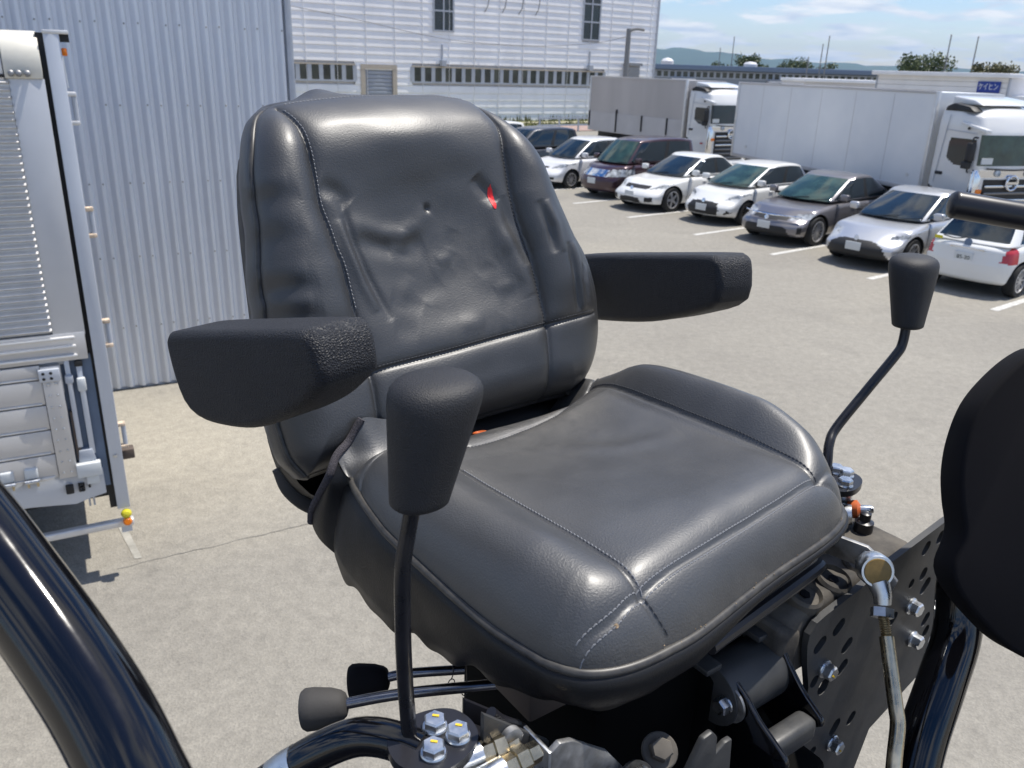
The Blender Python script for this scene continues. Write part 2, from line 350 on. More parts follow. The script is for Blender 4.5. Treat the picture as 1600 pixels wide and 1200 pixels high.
def text_part(name, txt, size, mat, parent, mw, ext=.004):
    cu = bpy.data.curves.new(name, 'FONT'); cu.body = txt; cu.size = size; cu.extrude = ext; cu.align_x = 'CENTER'; cu.align_y = 'CENTER'
    t = bpy.data.objects.new('tmp', cu); col.objects.link(t); bpy.context.view_layer.update()
    me = bpy.data.meshes.new_from_object(t.evaluated_get(bpy.context.evaluated_depsgraph_get())); bpy.data.objects.remove(t)
    me.transform(mw); me.materials.clear(); me.name = name
    return finish(me, name, mat, parent)
# ================================================================== setting
def sheet(name, pts, z, mat, kind='structure', sub=1):
    me = bpy.data.meshes.new(name); me.from_pydata([(x, y, z) for x, y in pts], [], [tuple(range(len(pts)))])
    return tag(finish(me, name, mat), kind=kind)
sheet('ground', [(-9000, -9000), (9000, -9000), (9000, 9000), (-9000, 9000)], 0, 'asphalt')
# bay markings of the car park
ST = rad(38.5); sdx, sdy = math.cos(ST), math.sin(ST)
for i, (x, y) in enumerate([(.34, 26.55), (1.62, 24.45), (2.94, 22.28), (4.28, 20.06), (5.55, 17.98), (6.88, 15.93), (8.2, 13.85)]):
    L_ = 5.2; a = (x, y); b = (x+sdx*L_, y+sdy*L_); nx, ny = -sdy*.07, sdx*.07
    sheet('bay_line', [(a[0]-nx, a[1]-ny), (b[0]-nx, b[1]-ny), (b[0]+nx, b[1]+ny), (a[0]+nx, a[1]+ny)], .004, 'line_paint')
# faded line and crack by the truck
sheet('faded_line', [(-3.22, 5.97), (-3.16, 5.99), (-2.83, 5.53), (-2.88, 5.51)], .004, 'line_faded')
crk = MB(); cp = [(-2.95+.62*t+random.uniform(-.012, .012), 5.38+.36*t+random.uniform(-.012, .012)) for t in np.linspace(0, 2.4, 26)]
for i in range(25):
    (x0, y0), (x1, y1) = cp[i], cp[i+1]; wd = .003+.003*random.random(); crk.add([(x0, y0-wd, .003), (x1, y1-wd, .003), (x1, y1+wd, .003), (x0, y0+wd, .003)], [(0, 1, 2, 3)])
tag(crk.build('ground_crack', 'crack', clean=False), kind='structure')
# grass strip and kerb at the foot of the white warehouse
WY = rad(35); WO = Vector((5.5, 67.5)); WD = Vector((math.cos(WY), math.sin(WY))); WN = Vector((WD.y, -WD.x))
def wp(s, n): p = WO+WD*s+WN*n; return (p.x, p.y)
sheet('grass_verge', [wp(-60, 0), wp(-60, 5.2), wp(9, 5.2), wp(9, 0)], .02, 'grass')
sheet('dry_path', [wp(-60, 1.6), wp(-60, 3.0), wp(9, 3.0), wp(9, 1.6)], .03, 'dry_strip')
sheet('verge_front', [wp(-60, 5.2), wp(-60, 9.5), wp(9, 9.5), wp(9, 5.2)], .025, 'brick_pink')
vb = MB()
rr = random.Random(3)
for i in range(1500):
    s_, n_ = rr.uniform(-14, 8), rr.uniform(.1, 5.0)
    if 1.7 < n_ < 2.9: continue
    x, y = wp(s_, n_); h = rr.uniform(.15, .6) if n_ < .9 else rr.uniform(.08, .25); a = rr.uniform(0, 6.3); dx, dy = math.cos(a)*.06, math.sin(a)*.06
    vb.add([(x-dx, y-dy, .02), (x+dx, y+dy, .02), (x+rr.uniform(-.1, .1), y+rr.uniform(-.1, .1), h)], [(0, 1, 2)])
tag(vb.build('verge_weeds', 'grass', clean=False), 'green weeds along the foot of the white warehouse wall', 'weeds', kind='stuff')

# ---- corrugated steel building on the left
AW = rad(29); cw = thing('corrugated_building', 'blue-grey corrugated steel building behind the box truck', 'building', (-2.66, 10.05, 0), AW)
PITCH = .134
def rib_sheet(x0, x1, z0, z1):
    xs = []; n = round((x1-x0)/PITCH)
    for k in range(n):
        b = x0+k*PITCH
        xs += [(b, 0), (b+.030, 0), (b+.078, -.046), (b+.106, -.046), (b+.130, 0)]
    xs.append((x1, 0)); v = []
    for x, y in xs: v += [(x, y, z0), (x, y, z1)]
    return MB().add(v, [(2*i, 2*i+2, 2*i+3, 2*i+1) for i in range(len(xs)-1)])
for k in range(9):
    x1 = -.0-k*PITCH*6; x0 = x1-PITCH*6
    rib_sheet(x0, x1, .03, 7.2).build('wall_sheet', 'corrugated_steel', cw, angle=20, clean=False)
MB().box((.035, -.02, 3.6), (.07, .09, 7.2)).build('corner_trim', 'frame_grey', cw, .006)
MB().box((-3.6, .02, .03), (7.25, .03, .06)).build('base_flashing', 'frame_grey', cw)
MB().box((-3.6, .15, 7.25), (7.5, .6, .12)).build('roof_edge', 'frame_grey', cw, .01)
MB().box((-3.6, 5.08, 3.6), (7.2, 10, 7.15)).build('building_core', 'frame_grey', cw)
scw = MB()
for z in (.75, 1.55, 2.35, 3.15, 3.95, 4.75, 5.55):
    for k in range(54):
        x = -k*PITCH-.042
        if (k*7+int(z*3)) % 3: scw.lathe([(.009, 0), (.009, .006), (.004, .010)], (x, -.046, z+.004*(k % 3)), (0, -1, 0), 8)
tag(scw.build('screws', 'zinc_dull', cw), kind='stuff')

# ---- white warehouse
wh = thing('warehouse', 'large white panel-clad warehouse with a strip of dark windows and grey shutter', 'warehouse', (WO.x, WO.y, 0), WY)
# local x along the facade (0 under image x=925), y into the building
X0, X1 = -40.0, 6.05; ZT = 15.0; RH = .46
OPEN = []                                   # openings (x0,x1,z0,z1)
strips = [(-27.2, -19.65, 2.60, 3.46, 10), (-15.55, .95, 2.58, 3.45, 21)]
OPEN += [(a, b, z0-.12, z1+.1) for a, b, z0, z1, _ in strips]
door = (-19.1, -16.85, .05, 3.3); OPEN.append(door)
highs = [(-13.94, -12.43, 5.75, 9.4), (-1.38, .22, 5.7, 9.35)]; OPEN += highs
rows = int(ZT/RH)
for r in range(rows):
    z0 = r*RH; z1 = z0+RH; segs = [(X0, X1)]
    for a, b, c, d in OPEN:
        if c < z0+.2*RH+.1 and d > z1-.2*RH-.1 or (c < (z0+z1)/2 < d):
            ns = []
            for s0, s1 in segs:
                if b <= s0 or a >= s1: ns.append((s0, s1)); continue
                if a > s0: ns.append((s0, a))
                if b < s1: ns.append((b, s1))
            segs = ns
    for s0, s1 in segs:
        m = MB(); m.add([(s0, .012, z0), (s1, .012, z0), (s1, -.045, z0+.012), (s0, -.045, z0+.012), (s1, -.038, z0+.10), (s0, -.038, z0+.10), (s1, -.008, z1-.05), (s0, -.008, z1-.05), (s1, .012, z1), (s0, .012, z1)],
              [(0, 1, 2, 3), (3, 2, 4, 5), (5, 4, 6, 7), (7, 6, 8, 9)])
        m.build('siding_row', 'siding_white', wh, angle=20, clean=False)
MB().box(((X0+X1)/2, 10.1, ZT/2), (X1-X0-.02, 20, ZT-.02)).build('building_core', 'building_white', wh)
MB().box((X1+.02, -.02, ZT/2), (.16, .14, ZT)).build('corner_trim', 'frame_grey', wh)
MB().box(((X0+X1)/2, 0, ZT+.1), (X1-X0+.6, .5, .25)).build('roof_edge', 'frame_grey', wh)
jx = MB()
x = X0+1
while x < X1:
    jx.box((x, -.035, ZT/2), (.02, .05, ZT)); x += 2.02
jj = jx.build('panel_joints', 'siding_white', wh); tag(jj, kind='stuff')
for a, b, z0, z1, n in strips:
    MB().box(((a+b)/2, -.03, z0-.07), (b-a+.1, .12, .12)).build('window_sill', 'frame_grey', wh)
    MB().box(((a+b)/2, -.03, z1+.05), (b-a+.1, .1, .1)).build('window_head', 'frame_tan', wh)
    pw = (b-a)/n
    for k in range(n):
        cx = a+(k+.5)*pw
        wn = MB().box((cx, -.015, (z0+z1)/2), (pw*.62, .03, z1-z0)).build('window_pane', 'window_dark', wh)
    for k in range(n+1):
        MB().box((a+k*pw, -.035, (z0+z1)/2), (pw*.36, .07, z1-z0+.02)).build('window_post', 'frame_grey', wh)
dr = MB()
for k in range(14):
    z0 = .05+k*.24; dr.box(((door[0]+door[1])/2, .03+.0*k, z0+.11), (door[1]-door[0]-.3, .05, .215))
dr.build('roller_shutter', 'door_grey', wh, .01)
for s in (0, 1): MB().box((door[s], -.03, 1.75), (.3, .12, 3.5)).build('door_jamb', 'frame_tan', wh)
MB().box(((door[0]+door[1])/2, -.03, 3.42), (door[1]-door[0]+.3, .14, .26)).build('door_head', 'frame_tan', wh)
for a, b, z0, z1 in highs:
    fr = MB(); fr.box((a, -.03, (z0+z1)/2), (.12, .1, z1-z0+.1)).box((b, -.03, (z0+z1)/2), (.12, .1, z1-z0+.1)).box(((a+b)/2, -.03, (z0+z1)/2), (.1, .1, z1-z0+.1)); z = z0
    nrow = 3
    for k in range(nrow+1): fr.box(((a+b)/2, -.032, z0+(z1-z0)*k/nrow), (b-a+.1, .1, .1))
    fo = fr.build('window_frame', 'frame_grey', wh)
    for c_ in range(2):
        for k in range(nrow):
            MB().box((a+(b-a)*(.25+.5*c_), -.01, z0+(z1-z0)*(k+.5)/nrow), ((b-a)/2-.1, .03, (z1-z0)/nrow-.1)).build('pane', 'glass_dark', fo)
# roof lamp brackets and small canopy
for k in range(4):
    MB().tube([(-9.96+1.41*k, -.05, 7.1), (-9.86+1.41*k, -.35, 7.7), (-9.81+1.41*k, -.3, 9.2)], .03, 6, n=6).build('conduit', 'pole_grey', wh)
for xx in (-13.31, -.6):
    MB().box((xx, -.2, 3.75), (.35, .35, .35)).box((xx, -.08, 4.4), (.08, .1, 1.0)).build('wall_lamp', 'frame_grey', wh)
MB().box((3.5, -.4, 4.1), (1.3, .8, .2)).box((3.5, -.35, 3.3), (1.1, .5, 1.4)).build('air_handler', 'zinc_dull', wh)

# utility poles by the warehouse, with a sagging cable between them
def pole(name, label, x, y, h, r=.1, lean=0., arm=0., group=None):
    t = thing(name, label, 'pole', (x, y, 0), 0, group); MB().tube([(0, 0, 0), (lean*.5, 0, h*.5), (lean, 0, h)], [r*1.2, r, r*.8], 10, n=5).build('shaft', 'pole_grey', t)
    if arm: MB().tube([(lean, 0, h*.98), (lean+arm*.5, 0, h), (lean+arm, 0, h-.05)], r*.5, 8, n=6).build('arm', 'pole_grey', t)
    else: MB().lathe([(r*1.0, 0), (r*1.1, .06), (r*.6, .12)], (lean, 0, h-.05), (0, 0, 1), 10).build('cap', 'pole_grey', t)
    return t
pole('utility_pole', 'grey utility pole in front of the warehouse beside the corrugated wall', -13.0, 49.0, 13, .16)
pole('utility_pole', 'grey utility pole standing over the far trailer by the warehouse corner', 6.07, 52.0, 5.9, .16, arm=.9)
cab_ = MB().tube([(-13.0, 49, 6.45), (-9.0, 49.6, 5.8), (-4.3, 50.4, 5.0), (.4, 51, 4.8), (4, 51.6, 5.05), (6.07, 52, 5.5)], .018, 6, n=40).build('cable', 'pole_grey'); tag(cab_, 'thin dark cable sagging across the white warehouse wall', 'cable')

# ---- far buildings on the right
fb = thing('grey_factory', 'long low grey factory with a blue-grey roof and a row of small windows', 'building', (17.5, 128, 0), 0)
MB().box((18, 8, 2.0), (36, 16, 4.0)).build('wall', 'building_grey', fb)
MB().box((18, 7.4, 4.35), (36.6, 17, .66)).build('roof', 'roof_blue_grey', fb, .06)
MB().box((18, -.1, 3.42), (35, .2, 1.0)).build('window_band', 'frame_grey', fb)
for k in range(36):
    MB().box((1.3+k*.94, -.2, 3.42), (.6, .12, .68)).build('window_pane', 'window_dark', fb)
for xx in (5.6, 19.5): MB().box((xx, -.9, 2.75), (3.4, 1.6, .25)).build('canopy', 'building_white', fb)
lb = thing('low_annex', 'low white flat-roofed annex in front of the grey factory', 'building', (26.4, 83, 0), rad(-2))
MB().box((4, 4, 1.6), (8, 8, 3.2)).build('wall', 'building_white', lb)
MB().box((4, 3.9, 3.32), (8.3, 8.6, .3)).build('roof', 'siding_white', lb, .04)
MB().box((3.2, -.05, 2.5), (3.5, .1, .4)).build('window_pane', 'window_dark', lb)
sb = thing('sign_building', 'white panel-clad depot with a blue sign near its corner', 'building', (24.8, 62.0, 0), rad(-59.6))
SL = 9.4
for r in range(13):
    z0 = r*.3+.02
    MB().add([(0, .01, z0), (SL, .01, z0), (SL, -.05, z0+.02), (0, -.05, z0+.02), (SL, -.04, z0+.275), (0, -.04, z0+.275), (SL, .01, z0+.295), (0, .01, z0+.295)], [(0, 1, 2, 3), (3, 2, 4, 5), (5, 4, 6, 7)]).build('siding_row', 'siding_white', sb, angle=20, clean=False)
MB().box((SL/2, 6.02, 1.95), (SL-.04, 12, 3.9)).build('building_core', 'building_white', sb)
MB().box((SL/2, 5.8, 4.03), (SL+.4, 12.6, .26)).build('roof_edge', 'siding_white', sb, .04)
for xx in (0, SL): MB().box((xx, -.03, 1.95), (.1, .12, 3.9)).build('corner_trim', 'frame_grey', sb)
sg = MB().box((8.2, -.12, 3.35), (1.45, .1, .66)).build('sign_board', 'sign_blue', sb, .02)
text_part('lettering', 'ケイヒン', .36, 'sign_white', sg, Matrix.Translation((8.2, -.18, 3.35)) @ Matrix.Rotation(rad(90), 4, 'X') @ Matrix.Diagonal((.9, 1.3, 1, 1)), .008)
eb = thing('grey_shed', 'low grey shed roof at the right edge behind the lorry', 'building', (30.2, 54.5, 0), rad(-20))
MB().box((6, 4, 1.3), (12, 8, 2.6)).build('wall', 'building_grey', eb); MB().box((6, 4, 2.75), (12.6, 8.8, .3)).build('roof', 'siding_white', eb, .05); MB().box((6, -.3, 2.3), (12.6, .1, .35)).build('fascia', 'roof_blue_grey', eb)
tk = thing('roof_tank', 'white round-topped tank seen over the left end of the grey factory', 'tank', (26.8, 165, 0)); MB().lathe([(.6, 0), (.6, 4.6), (1.15, 4.7), (1.15, 5.5), (.8, 5.9), (.1, 6.1)], (0, 0, 0), (0, 0, 1), 24).build('shell', 'building_white', tk)
tk = thing('roof_tank', 'white low tank beside the dark trees over the grey factory', 'tank', (37.3, 146, 0)); MB().lathe([(.6, 0), (.6, 4.7), (1.1, 4.8), (1.1, 5.2), (.8, 5.5), (.1, 5.6)], (0, 0, 0), (0, 0, 1), 24).build('shell', 'building_white', tk)
# light poles against the sky
for x, y, h, lab in ((31.6, 135, 8.8, 'thin light pole left of the dark trees against the sky'), (33.0, 150, 7.6, 'short thin pole nearest the blue hills'), (40.0, 118, 8.6, 'thin light pole over the middle of the grey factory'), (41.3, 124, 7.8, 'thin pole just left of the middle light pole'),
                    (33.5, 105, 5.7, 'dark pole rising from the annex roof line'), (46.3, 98, 8.25, 'tall light pole left of the pair on the right'), (48.75, 97, 8.1, 'rightmost tall light pole above the depot')):
    pole('light_pole', lab, x, y, h, .075, group='light poles against the sky')

# trees beyond the depot
def tree(label, x, y, h, w, seed, mat='leaf', n=2600):
    r = random.Random(seed); t = thing('tree', label, 'tree', (x, y, 0), 0, 'trees beyond the buildings')
    tr = MB().tube([(0, 0, 0), (r.uniform(-.2, .2), 0, h*.35), (r.uniform(-.3, .3), .1, h*.7)], [h*.035, h*.025, h*.012], 8, n=8)
    for k in range(6):
        a = r.uniform(0, 6.28); z = h*r.uniform(.3, .55); tr.tube([(0, 0, z), (math.cos(a)*w*.18, math.sin(a)*w*.18, z+h*.12), (math.cos(a)*w*.33, math.sin(a)*w*.33, z+h*.22)], [h*.014, h*.009, h*.004], 6, n=6)
    tr.build('trunk', 'bark', t)
    cl = [(r.uniform(-.5, .5)*w*.72, r.uniform(-.5, .5)*w*.72, h*(.50+.42*r.random()**1.1*(1)), r.uniform(.10, .2)*w) for _ in range(26)]
    v = []; f = []
    for k in range(n):
        cx, cy, cz, R = cl[k % len(cl)]; d = Vector((r.gauss(0, 1), r.gauss(0, 1), r.gauss(0, .75))).normalized()*R*r.uniform(.5, 1.12)
        c = Vector((cx, cy, min(cz, h*.97)))+d; s = h*.018*r.uniform(.6, 1.5); a = Vector((r.gauss(0, 1), r.gauss(0, 1), r.gauss(0, 1))).normalized(); b = a.orthogonal().normalized(); e = a.cross(b); q = len(v)
        v += [c-b*s-e*s*.6, c+b*s-e*s*.5, c+b*s*.8+e*s*.7, c-b*s*.7+e*s*.6]; f.append((q, q+1, q+2, q+3))
    o = MB().add(v, f).build('crown', mat, t, clean=False)
tree('broad dark tree behind the depot, left of the tall pole pair', 49.8, 112, 6.5, 6.6, 1, n=5200)
tree('olive tree directly above the blue sign', 45.2, 86, 5.3, 5.0, 2, 'leaf_dry', 4200)
tree('dark tree at the right edge beyond the depot corner', 46.9, 78, 4.9, 5.6, 3, n=4200)
tree('dark bushy tree right of the white low tank over the factory', 38.6, 150, 6.8, 5.6, 4, n=4200)
tree('small dark tree left of the white low tank over the factory', 33.8, 152, 5.6, 3.6, 5, n=1600)
tree('wide low tree over the middle of the factory roof', 46.2, 152, 6.1, 7.5, 6, n=4200)
tree('small tree below the middle light pole', 51.3, 150, 6.0, 4.0, 7, n=1600)

# hills
def hills():
    v = []; f = []; n = 260
    for i in range(n+1):
        a = rad(20+i*130/n); d = 4600
        t = i/n; deg = 20+130*t
        h = np.interp(deg, [20, 60, 67, 70, 74.7, 77, 79.6, 81, 83, 90, 150], [50, 60, 72, 80, 95, 118, 142, 136, 142, 150, 120])+5*math.sin(deg*1.9)+3*math.sin(deg*4.7+1)
        for k, (dd, hh) in enumerate(((0, -3), (500, h*.45), (1000, h), (1700, h*.5), (2200, -3))): v.append((math.cos(a)*(d+dd), math.sin(a)*(d+dd), hh))
    for i in range(n):
        for k in range(4): f.append((i*5+k, (i+1)*5+k, (i+1)*5+k+1, i*5+k+1))
    me = bpy.data.meshes.new('hills'); me.from_pydata(v, [], f); tag(finish(me, 'hills', 'hill', angle=180), kind='structure')
hills()
# low wall with small fence in front of the verge
fn = thing('guard_fence', 'low pale fence in front of the verge behind the parked cars', 'fence', (WO.x, WO.y, 0), WY)
for k in range(14): MB().box((-12+k*1.5, -9.6, .45), (.08, .08, .9)).build('post', 'frame_grey', fn)
for z in (.4, .8): MB().box((-2.2, -9.66, z), (20, .05, .1)).build('rail', 'frame_grey', fn)

# air: pale haze that fades the hills
hz = MB().box((0, 2500, 124), (14000, 11000, 256)); hzo = hz.build('haze', None); tag(hzo, kind='stuff')
hm = bpy.data.materials.new('haze_air'); hm.use_nodes = True; t_ = hm.node_tree; t_.nodes.clear(); ho = t_.nodes.new('ShaderNodeOutputMaterial'); pv = t_.nodes.new('ShaderNodeVolumePrincipled')
pv.inputs['Color'].default_value = (.42, .64, .92, 1); pv.inputs['Density'].default_value = 1.05e-4; pv.inputs['Anisotropy'].default_value = 0; t_.links.new(pv.outputs[0], ho.inputs['Volume']); hzo.data.materials.append(hm)
# ================================================================== vehicles
def axis_lines(h, r, n):
    t = [math.tan(rad(a)) for a in (15, 30, 45)]
    return [-(h-r)-r*k for k in t[::-1]]+list(np.linspace(-(h-r), h-r, n))+[h-r+r*k for k in t]
def rbox(hx, hy, hz, r, nx, ny, nz):
    """rounded box surface; returns verts (n,3), the unrounded coords (n,3) and quads with their side (axis, sign)"""
    X, Y, Z = axis_lines(hx, r, nx), axis_lines(hy, r, ny), axis_lines(hz, r, nz); ax = (X, Y, Z); N_ = [len(a) for a in ax]
    idx = {}; P = []; F = []; side = []
    def vid(i, j, k):
        if (i, j, k) not in idx: idx[(i, j, k)] = len(P); P.append((X[i], Y[j], Z[k]))
        return idx[(i, j, k)]
    for a in range(3):
        b, c = (a+1) % 3, (a+2) % 3
        for s_ in (0, 1):
            for u in range(N_[b]-1):
                for v in range(N_[c]-1):
                    q = []
                    for du, dv in ((0, 0), (1, 0), (1, 1), (0, 1)):
                        t = [0, 0, 0]; t[a] = 0 if s_ == 0 else N_[a]-1; t[b] = u+du; t[c] = v+dv; q.append(vid(*t))
                    F.append(tuple(q if s_ else q[::-1])); side.append((a, 1 if s_ else -1))
    P = np.array(P); H_ = np.array((hx, hy, hz)); Q = np.clip(P, -(H_-r), H_-r); D = P-Q; n = np.linalg.norm(D, axis=1); k = n > 0
    R = Q.copy(); R[k] += D[k]/n[k][:, None]*r
    return R, np.clip(P, -H_, H_), F, side
def split_build(V, F, cls, mats, parent, first='body', angle=40):
    """one object per class name; returns dict"""
    groups = {}
    for q, c in zip(F, cls): groups.setdefault(c, []).append(q)
    res = {}; order = sorted(groups, key=lambda c: c[0] != first)
    for c in order:
        m = MB(); used = sorted({i for q in groups[c] for i in q}); mp = {u: i for i, u in enumerate(used)}
        m.v = [tuple(V[u]) for u in used]; m.f = [tuple(mp[i] for i in q) for q in groups[c]]
        res[c] = m.build(c[0], mats[c[0]], parent, angle=angle, clean=False)
    return res
def inpoly(x, y, poly):
    c = False; n = len(poly)
    for i in range(n):
        x0, y0 = poly[i]; x1, y1 = poly[(i+1) % n]
        if (y0 > y) != (y1 > y) and x < (x1-x0)*(y-y0)/(y1-y0)+x0: c = not c
    return c
def wheel(parent, c, r, wd, rim='rim', spokes=10, out=1):
    c = Vector(c); ax = Vector((0, out, 0)); ri = r*.70
    tyre = MB().lathe([(ri, -wd/2), (r*.93, -wd/2), (r, -wd*.32), (r, wd*.32), (r*.93, wd/2), (ri, wd/2), (ri*.98, wd*.3)], c, ax, 28).build('wheel', 'tyre', parent)
    m = MB().lathe([(ri*1.0, -wd*.3), (ri*1.01, wd*.5), (ri*.93, wd*.52), (ri*.90, wd*.3), (ri*.90, wd*.1)], c, ax, 28)
    m.lathe([(ri*.24, wd*.1), (ri*.22, wd*.42), (.01, wd*.45)], c, ax, 16)
    for k in range(spokes):
        a = 2*math.pi*k/spokes; d = Vector((math.cos(a), 0, math.sin(a))); t = Vector((-math.sin(a), 0, math.cos(a)))
        m.box(c+d*ri*.56+ax*wd*.36, (ri*.76, wd*.12, ri*1.3/spokes), Matrix((d, ax, t)).transposed())
    m.build('rim', rim, tyre, angle=25)
    MB().lathe([(ri*.9, 0), (ri*.9, .02)], c-ax*.0, ax, 20).build('brake_disc', 'rim_dark', tyre)
    return tyre
def car(label, front=None, rear=None, head=219., L=4.3, W=1.72, Hc=1.48, wb=2.6, fo=.85, top=None, cabin=None, roof=None, paint='paint_white', glass='glass_dark', lights=None, grille=None, grille_mat='plastic_black', tail=None, wr=.31, rim='rim', spokes=10, plate=(.55, .0), chrome_bar=None, lower=None, plate_txt=None, rub=None, cat='car'):
    """x forward from the car's middle, z up; front/rear: ground point under the bumper's middle"""
    hd = rad(head); d = Vector((math.cos(hd), math.sin(hd)))
    cxy = Vector(front)-d*(L/2) if front else Vector(rear)+d*(L/2)
    t = thing('parked_car', label, cat, (cxy.x, cxy.y, 0), hd, 'cars in the parking row')
    hx, hy = L/2, W/2; zb = .19; hz = .42
    V, P, F, side = rbox(hx, hy, hz, .11, 66, 36, 22)
    tx = np.linspace(-hx, hx, 400); tz = np.interp(tx, [p[0] for p in top], [p[1] for p in top]); kk = np.hanning(31); kk /= kk.sum(); tz = np.convolve(np.pad(tz, 15, 'edge'), kk, 'valid')
    xn = V[:, 0]/hx; zr = (V[:, 2]+hz)/(2*hz); zt = np.interp(V[:, 0], tx, tz); bot = zb+.05*sm(-xn, .75, 1)+.02*sm(xn, .8, 1)
    wx = sm(np.abs(xn), .62, 1); yn = np.abs(V[:, 1])/hy
    z = bot+zr*(zt-bot)
    z = z-.035*yn**4*zr**3
    y = V[:, 1]*(1-.10*wx)*(1-.07*np.clip(zr-.55, 0, 1)**1.3/.3*.6-.05*np.clip(.35-zr, 0, 1)/.35)
    x = V[:, 0]-np.sign(V[:, 0])*wx*(.26*yn**2.6)*np.where(V[:, 0] > 0, 1, .62)
    x = x-wx*np.where(V[:, 0] > 0, .17*np.clip(zr-.55, 0, 1)**1.5/.3+.05*np.clip(.25-zr, 0, 1)/.25, 0)
    x = x+wx*np.where(V[:, 0] < 0, .10*np.clip(zr-.5, 0, 1)+.06*np.clip(.3-zr, 0, 1), 0)
    V2 = np.stack([x, y, z], 1)
    ax = (hx-fo, hx-fo-wb)
    me = bpy.data.meshes.new('b'); me.from_pydata(V2.tolist(), [], F); bo = bpy.data.objects.new('b', me); col.objects.link(bo)
    cu = MB()
    for xx in ax:
        for sg in (-1, 1): cu.lathe([(wr+.055, -.30), (wr+.055, .30)], (xx, sg*(hy-.10), wr), (0, 1, 0), 36)
    cm = cu.mesh('c'); co = bpy.data.objects.new('c', cm); col.objects.link(co)
    md = bo.modifiers.new('m', 'BOOLEAN'); md.operation = 'DIFFERENCE'; md.object = co; md.solver = 'EXACT'
    bpy.context.view_layer.update(); em = bpy.data.meshes.new_from_object(bo.evaluated_get(bpy.context.evaluated_depsgraph_get()))
    V3 = [tuple(v.co) for v in em.vertices]; F3 = []; cls = []
    for p in em.polygons:
        c = p.center; n = p.normal; k = ('body', 0)
        inw = any(abs(math.hypot(c.x-xx, c.z-wr)-(wr+.055)) < .012 for xx in ax) and abs(n.y) < .55 and abs(c.y) < hy-.015
        deep = any(math.hypot(c.x-xx, c.z-wr) < wr+.05 for xx in ax) and abs(c.y) < hy-.3
        if inw or deep or (n.z < -.85): k = ('underbody', 0)
        elif c.x > hx-1.0 and n.x > -.05:
            ya = abs(c.y)
            if lights and inpoly(ya, c.z, lights): k = ('headlight', 1 if c.y > 0 else -1)
            elif grille and any(inpoly(ya, c.z, g) for g in grille) and n.x > .3: k = ('grille', 0)
        elif c.x < -hx+.42 and tail and inpoly(abs(c.y), c.z, tail) and n.x < .25: k = ('taillight', 1 if c.y > 0 else -1)
        F3.append(tuple(p.vertices)); cls.append(k)
    split_build(V3, F3, cls, {'body': paint, 'underbody': 'plastic_black', 'headlight': 'lamp_clear', 'grille': grille_mat, 'taillight': 'lamp_red'}, t, 'body', 50)
    for o in (bo, co): bpy.data.objects.remove(o)
    for m_ in (me, cm, em): bpy.data.meshes.remove(m_)
    # cabin: (rear base x, front base x, base z), roof: (rear x, front x)
    cx0, cx1, cz = cabin; rx0, rx1 = roof
    Vg, Pg, Fg, sg_ = rbox(1, 1, 1, .13, 36, 26, 20)
    a = Vg[:, 0]; b = Vg[:, 1]; c = (Vg[:, 2]+1)/2
    e0 = cx0+(rx0-cx0)*c**.85; e1 = cx1+(rx1-cx1)*c**1.12
    X_ = e0+(e1-e0)*(a+1)/2
    X_ = X_-np.where(a > 0, .16*b**2*sm(a, .4, 1), -.09*b**2*sm(-a, .4, 1))
    wbt, wrf = hy*.90, hy*.70
    Y_ = b*(wbt+(wrf-wbt)*c**1.25)*(1-.07*sm(np.abs(a), .5, 1))
    zroof = Hc-.055*a**2-.02*np.clip(-a, 0, 1)**2
    Z_ = cz+(zroof-cz)*c+.02*(1-b**2)*c
    Vg2 = np.stack([X_, Y_, Z_], 1); cls = []
    for q, (sx, ss) in zip(Fg, sg_):
        m = Pg[list(q)].mean(0); aa, bb, cc = m[0], m[1], (m[2]+1)/2; k = ('roof', 0)
        if sx == 0 and ss > 0 and abs(bb) < .955 and .03 < cc < .95: k = ('windshield', 0)
        elif sx == 0 and ss < 0 and abs(bb) < .86 and .22 < cc < .90 and rear is None: k = ('rear_window', 0)
        elif sx == 0 and ss < 0 and abs(bb) < .92 and .16 < cc < .90: k = ('rear_window', 0)
        elif sx == 1 and .10 < cc < .88 and -.06 < aa < .015: k = ('window_pillar', ss)
        elif sx == 1 and .10 < cc < .89 and -.84 < aa < .965:
            k = ('side_window', (ss, aa > 0))
        cls.append(k)
    split_build(Vg2, Fg, cls, {'roof': paint, 'windshield': glass, 'rear_window': 'glass_dark', 'side_window': 'glass_dark', 'window_pillar': 'plastic_black'}, t, 'roof', 45)
    for xx in ax:
        for s_ in (-1, 1): wheel(t, (xx, s_*(hy-.115), wr), wr, .2, rim, spokes, s_)
    for s_ in (-1, 1):
        mm = MB(); mm.box((cx1-.42, s_*(hy+.055), cz+.13), (.13, .20, .15)); mm.build('mirror', paint, t, .035, 3)
        MB().box((cx1-.42, s_*(hy-.06), cz+.055), (.07, .10, .05)).build('mirror_stalk', 'plastic_black', t)
        for xx in (cx1-.28, .03, -.92): MB().tube([(xx+(.10 if xx > .5 else 0), s_*(hy-.012), .33), (xx+(.04 if xx > .5 else 0), s_*(hy+.0005), .55), (xx, s_*(hy-.030), cz-.02)], .0055, 5, n=8).build('door_gap', 'plastic_black', t)
        for xx in (.16, -.78): MB().box((xx+.05, s_*(hy-.028), cz-.13), (.17, .05, .03)).build('door_handle', 'chrome' if chrome_bar else paint, t, .008)
    for s_ in (-.25, .35): MB().tube([(cx1-.02, s_*hy, cz+.03), (cx1-.09, s_*hy+.25, cz+.07), (cx1-.12, s_*hy+.45, cz+.09)], .008, 5, n=6).build('wiper', 'plastic_black', t)
    pz, off = plate
